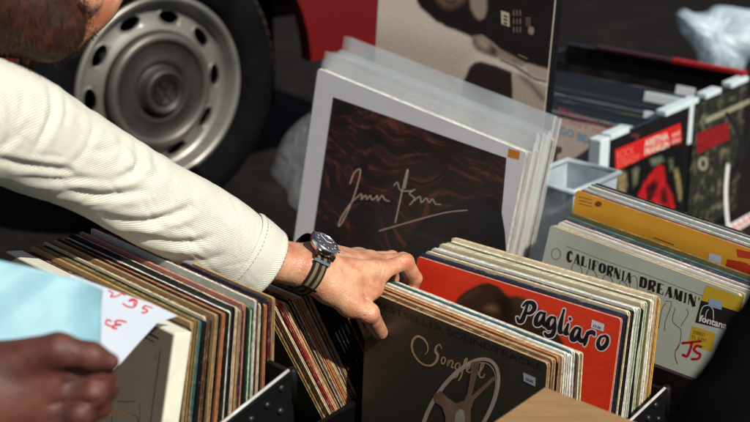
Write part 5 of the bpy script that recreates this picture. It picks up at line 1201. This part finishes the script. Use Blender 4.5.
def seller():
    """dark skinned hand at the lower left holding a pale blue paper sleeve"""
    O = Vector((-.62, .72, 0)); root = empty('person', Matrix.Translation(O)); rel = lambda p: Vector(p) - O
    tag(root, 'person with dark skinned fist at the lower left, gripping a pale blue sleeve', 'person')
    d = 1.30
    w0 = W(-70, 420, 1.26)
    pr = [C_(W(-150, 470, 1.20), w0, .036, .030, .02), C_(w0, W(-12, 392, d), .031, .034, .025), C_(W(-12, 384, d), W(48, 372, d + .005), .034, .026, .02), C_(W(-8, 412, d), W(44, 404, d + .01), .032, .024, .02),
          # thumb laid along the top, tip turned down
          C_(W(5, 362, d - .012), W(58, 350, d - .018), .0185, .0150, .010), C_(W(58, 350, d - .018), W(92, 356, d - .016), .0142, .0118, .006), C_(W(92, 356, d - .016), W(110, 362, d - .010), .0118, .0082, .005),
          # curled fingers
          C_(W(44, 374, d + .01), W(98, 373, d + .004), .0165, .0135, .008), C_(W(98, 373, d + .004), W(106, 388, d + .018), .0130, .0115, .005), C_(W(106, 388, d + .018), W(72, 396, d + .035), .011, .009, .004),
          C_(W(42, 394, d + .008), W(92, 392, d), .0165, .0135, .006), C_(W(92, 392, d), W(98, 406, d + .018), .013, .0115, .005), C_(W(98, 406, d + .018), W(62, 414, d + .035), .011, .009, .004),
          C_(W(34, 414, d + .006), W(78, 413, d - .002), .016, .013, .006), C_(W(78, 413, d - .002), W(84, 425, d + .018), .0128, .011, .005),
          C_(W(20, 432, d + .006), W(60, 433, d - .002), .014, .0115, .006), C_(W(60, 433, d - .002), W(66, 443, d + .016), .0112, .010, .005)]
    ln = [(W(60, 342, d - .03), W(64, 356, d - .03), .001, -.0012), (W(66, 342, d - .03), W(70, 357, d - .03), .001, -.001), (W(88, 346, d - .03), W(92, 364, d - .03), .001, -.0008), (W(50, 384, d - .012), W(104, 382, d - .008), .0016, -.0018), (W(46, 404, d - .012), W(98, 402, d - .01), .0016, -.0018)]
    def disp(X):
        D = np.zeros(X.shape[:3])
        for a_, b_, s, amp in ln:
            a_ = np.array(a_); b_ = np.array(b_); ab = b_ - a_; t = np.clip(((X - a_) @ ab) / (ab @ ab), 0, 1); D -= amp * np.exp(-np.sum((X - a_ - t[..., None] * ab) ** 2, -1) / (s * 1.7) ** 2)
        return D
    v1 = sdf_mesh([tuple(p) for p in pr], .0016, disp=disp)
    el = Vector((-.50, .82, .36)); sh = Vector((-.56, .62, .62)); ch = Vector((-.68, .52, .62)); hd = Vector((-.62, .62, .98)); pv = Vector((-.78, .40, .28))
    v2 = sdf_mesh([(W(-150, 470, 1.20), el, .036, .042, .02), (el, sh, .042, .05, .03), (sh, ch, .06, .10, .04), (ch, pv, .11, .11, .05), (ch, hd - Vector((0, 0, .12)), .06, .055, .03), (hd - Vector((0, 0, .05)), hd + Vector((0, .02, .03)), .075, .092, .03),
                   (hd + Vector((.0, .09, -.03)), hd + Vector((.0, .1, -.045)), .02, .018, .02), (ch, Vector((-.9, .55, .62)), .09, .05, .04), (Vector((-.9, .55, .62)), Vector((-.92, .72, .42)), .048, .038, .03),
                   (pv, Vector((-.64, .66, .40)), .09, .06, .04), (Vector((-.64, .66, .40)), Vector((-.70, .50, .07)), .055, .045, .03), (pv, Vector((-.92, .66, .40)), .09, .06, .04), (Vector((-.92, .66, .40)), Vector((-.92, .5, .07)), .055, .045, .03)], .010)
    flesh('body', [([rel(q) for q in v], f) for v, f in (v1, v2)], SKIN2, root, 2)
    tv, tf = sdf_mesh([(el + Vector((-.005, -.02, .03)), sh, .062, .075, .03), (sh, ch, .08, .13, .04), (ch, pv, .14, .14, .05), (ch, Vector((-.9, .55, .62)), .12, .075, .04), (Vector((-.9, .55, .62)), Vector((-.92, .68, .46)), .068, .055, .03)], .01)
    flesh('shirt', [([rel(q) for q in tv], tf)], mat('grey blue shirt', srgb(86, 100, 120), .9, .15, 60, .3, 300), root, 1)
    tv, tf = sdf_mesh([(pv, Vector((-.64, .66, .40)), .12, .08, .04), (Vector((-.64, .66, .40)), Vector((-.70, .50, .05)), .075, .06, .03), (pv, Vector((-.92, .66, .40)), .12, .08, .04), (Vector((-.92, .66, .40)), Vector((-.92, .5, .05)), .075, .06, .03)], .01)
    flesh('trousers', [([rel(q) for q in tv], tf)], DENIM, root, 1)
    hv, hf = sdf_mesh([(hd + Vector((0, -.02, .04)), hd + Vector((0, -.01, .06)), .092, .09, .02)], .008); flesh('hair', [([rel(q) for q in hv], hf)], CLOTHB, root, 1)
seller()

def sheet(name, corners, depths, m, label, cat, nu=60, nv=44, amp=.0016, t=.0012, bow=0, seed=0, edge_fold=None):
    """thin card with its own small waves: four seen corners at their own distances"""
    P = [W(c[0], c[1], d) for c, d in zip(corners, depths)]; n = (P[1] - P[0]).cross(P[3] - P[0]).normalized()
    if n.dot(CF) > 0: n = -n
    v = []; f = []; O = (P[0] + P[1] + P[2] + P[3]) / 4
    for side in (0, 1):
        for i in range(nu + 1):
            for j in range(nv + 1):
                u, w = i / nu, j / nv; p = (P[0] * (1 - u) + P[1] * u) * (1 - w) + (P[3] * (1 - u) + P[2] * u) * w
                k = amp * (1.4 * mnoise.noise(Vector((u * 2.2 + seed, w * 1.6, 0))) + .6 * mnoise.noise(Vector((u * 5 + w * 3 + seed, w * 2, 4)))) + bow * math.sin(u * math.pi) * math.sin(w * math.pi)
                if edge_fold and u > edge_fold: k -= .012 * ((u - edge_fold) / (1 - edge_fold)) ** 1.6
                v.append(p + n * (k - side * t) - O)
    m1 = (nu + 1) * (nv + 1); ix = lambda i, j, s: s * m1 + i * (nv + 1) + j
    for s in (0, 1):
        for i in range(nu):
            for j in range(nv): q = (ix(i, j, s), ix(i + 1, j, s), ix(i + 1, j + 1, s), ix(i, j + 1, s)); f.append(q if s else q[::-1])
    for i in range(nu): f += [(ix(i, 0, 0), ix(i + 1, 0, 0), ix(i + 1, 0, 1), ix(i, 0, 1)), (ix(i, nv, 0), ix(i + 1, nv, 0), ix(i + 1, nv, 1), ix(i, nv, 1))]
    for j in range(nv): f += [(ix(0, j, 0), ix(0, j + 1, 0), ix(0, j + 1, 1), ix(0, j, 1)), (ix(nu, j, 0), ix(nu, j + 1, 0), ix(nu, j + 1, 1), ix(nu, j, 1))]
    o = MB().add(v, f).build(name, m, smooth=True, Mw=Matrix.Translation(O)); tag(o, label, cat); return o, n, O
BLUE = mat('pale blue paper', srgb(136, 180, 194), .5, .08, 16, .3, 22, col2=srgb(158, 194, 204), c2scale=5, bdist=.006)
o, n, O = sheet('paper_sleeve', [(-60, 244), (107, 288), (104, 372), (-90, 430)], [1.34, 1.40, 1.37, 1.30], BLUE, 'pale blue paper sleeve held in the dark skinned fist', 'paper sleeve', amp=.0065, t=.003, edge_fold=.82, seed=2)
def ctext():
    WH = mat('white paper card', srgb(184, 194, 206), .6, .04, 20, .1, 120)
    # white price card lying against the box set, behind the blue sleeve
    P = [(70, 276), (176, 316), (156, 324), (60, 436)]
    dn = [1.50, 1.565, 1.545, 1.47]
    p0, p1, p2 = W(70, 276, 1.50), W(176, 316, 1.565), W(112, 372, 1.50); n = (p1 - p0).cross(p2 - p0).normalized()
    if n.dot(CF) > 0: n = -n
    V = [hit(x, y, p0, n) for x, y in ((70, 274), (110, 289), (150, 303), (178, 316), (158, 322), (136, 346), (114, 371), (98, 388), (60, 360))]; O = sum(V, Vector()) / len(V)
    a2 = (p1 - p0).normalized(); up = n.cross(a2).normalized(); nb = -n
    if up.z < 0: up = -up
    Mx = Matrix.Identity(4)
    for i, c in enumerate((a2, nb, up)): Mx[0][i], Mx[1][i], Mx[2][i] = c
    Mx.translation = O; Mi = Mx.inverted(); L = [Mi @ q for q in V]; k = len(L)
    o = MB().add([Vector((q.x, 0, q.z)) for q in L] + [Vector((q.x, .0008, q.z)) for q in L], [tuple(range(k)), tuple(range(2 * k - 1, k - 1, -1))] + [(i, (i + 1) % k, k + (i + 1) % k, k + i) for i in range(k)]).build('price_card', WH, Mw=Mx)
    tag(o, 'white card with red handwriting between the blue sleeve and the box set', 'card')
    z = Z(0, 290, 3.942); A = Art(o, 1)
    A.stroke(z((428, 2), (445, 14), (436, 26), (462, 24), (480, 14), (492, 20)), 1.50)
    A.stroke(z((485, 54), (505, 66), (530, 66), (540, 44), (522, 36), (508, 44), (530, 40), (528, 58)), 1.72)
    A.stroke(z((572, 62), (562, 72), (576, 76), (580, 86), (560, 90)), 1.72); A.stroke(z((572, 62), (600, 70)), 1.35)
    A.stroke(z((438, 122), (422, 118), (418, 134), (436, 142)), 1.80)
    A.stroke(z((496, 126), (470, 120), (454, 126), (462, 136), (478, 136), (450, 140), (442, 148), (460, 152)), 1.95)
    A.build('handwriting', M['red_ink'])
ctext()

def shopper():
    """black clad person crouching close on the right"""
    O = Vector((.62, .62, 0)); root = empty('person', Matrix.Translation(O)); rel = lambda p: Vector(p) - O
    tag(root, 'person in black jacket crouching close at the lower right', 'person')
    d = 1.02; e = W(697, 517, d); s = W(850, 290, d + .03)
    ch = Vector((.64, .74, .56)); pv = Vector((.74, .46, .30)); hd = Vector((.80, .72, .84))
    fo = W(640, 560, .95)
    sv = sdf_mesh([(e, s, .056, .056, .02), (s, ch, .06, .12, .02), (ch, pv, .14, .14, .05), (e, fo, .054, .045, .02), (ch, ch + Vector((.2, -.1, -.02)), .12, .08, .05), (ch + Vector((.2, -.1, -.02)), ch + Vector((.24, .1, -.25)), .075, .055, .03)], .007,
                   disp=lambda X: .004 * np.sin(X[..., 0] * 60 + 9 * np.sin(X[..., 2] * 23)) * np.sin(X[..., 2] * 47 + X[..., 1] * 20))
    flesh('jacket', [([rel(q) for q in sv[0]], sv[1])], CLOTHB, root, 1)
    hnd = fo + (fo - e).normalized() * .09
    pr = [(fo, hnd, .03, .032, .02)]
    for k in range(4): 
        b = hnd + Vector((-.03 + .018 * k, .01, .0)); pr += [(hnd, b + Vector((-.02, .03, -.03)), .022, .010, .01), (b + Vector((-.02, .03, -.03)), b + Vector((-.015, .035, -.07 + .005 * k)), .0095, .007, .004)]
    pr.append((hnd, hnd + Vector((.03, .03, -.03)), .018, .009, .008))
    v1 = sdf_mesh(pr, .003)
    v2 = sdf_mesh([(hd, hd + Vector((0, .01, .06)), .075, .088, .03), (hd + Vector((-.02, .08, -.02)), hd + Vector((-.02, .085, -.04)), .02, .02, .02), (hd - Vector((0, .01, .06)), ch + Vector((.03, 0, .05)), .052, .06, .03), (ch, pv, .1, .1, .05), (e, s, .04, .05, .03), (e, fo, .04, .032, .02), (s, ch, .06, .09, .03), (pv, Vector((.56, .80, .42)), .09, .06, .04), (Vector((.56, .80, .42)), Vector((.60, .62, .07)), .055, .045, .03), (pv, Vector((.82, .74, .40)), .09, .06, .04), (Vector((.82, .74, .40)), Vector((.84, .56, .07)), .055, .045, .03)], .009)
    flesh('body', [([rel(q) for q in v], f) for v, f in (v1, v2)], SKIN, root, 2)
    tv, tf = sdf_mesh([(pv, Vector((.56, .80, .42)), .12, .08, .04), (Vector((.56, .80, .42)), Vector((.60, .62, .04)), .075, .06, .03), (pv, Vector((.82, .74, .40)), .12, .08, .04), (Vector((.82, .74, .40)), Vector((.84, .56, .04)), .075, .06, .03)], .009)
    flesh('trousers', [([rel(q) for q in tv], tf)], DENIM, root, 1)
    hv, hf = sdf_mesh([(hd + Vector((0, -.01, .06)), hd + Vector((0, 0, .08)), .094, .088, .02)], .008); flesh('hair', [([rel(q) for q in hv], hf)], CLOTHB, root, 1)
shopper()

# ================================================================== LIGHT
az_a, el = R(50), R(42)
sdir = Vector((math.cos(az_a) * math.cos(el), -math.sin(az_a) * math.cos(el), math.sin(el)))
sun = bpy.data.lights.new('sun', 'SUN'); so = bpy.data.objects.new('sun', sun); COL.objects.link(so)
sun.energy = 4.7; sun.angle = R(.53); sun.color = (1, .94, .83)
so.rotation_euler = sdir.to_track_quat('Z', 'Y').to_euler(); so.location = (3, -3, 5)
w = bpy.data.worlds.new('World'); scene.world = w; w.use_nodes = True
nt = w.node_tree; bg = nt.nodes['Background']; sky = nt.nodes.new('ShaderNodeTexSky'); sky.sky_type = 'NISHITA'; sky.sun_disc = False; sky.dust_density = 1; sky.air_density = 1
sky.sun_elevation = el; sky.sun_rotation = math.atan2(sdir.x, sdir.y)
nt.links.new(sky.outputs[0], bg.inputs[0]); bg.inputs[1].default_value = .075
vs = scene.view_settings; vs.view_transform = 'Standard'; vs.look = 'None'; vs.gamma = 1; vs.exposure = 0; vs.use_curve_mapping = False
scene.cycles.use_denoising = True
scene.cycles.max_bounces = 8; scene.cycles.transparent_max_bounces = 32
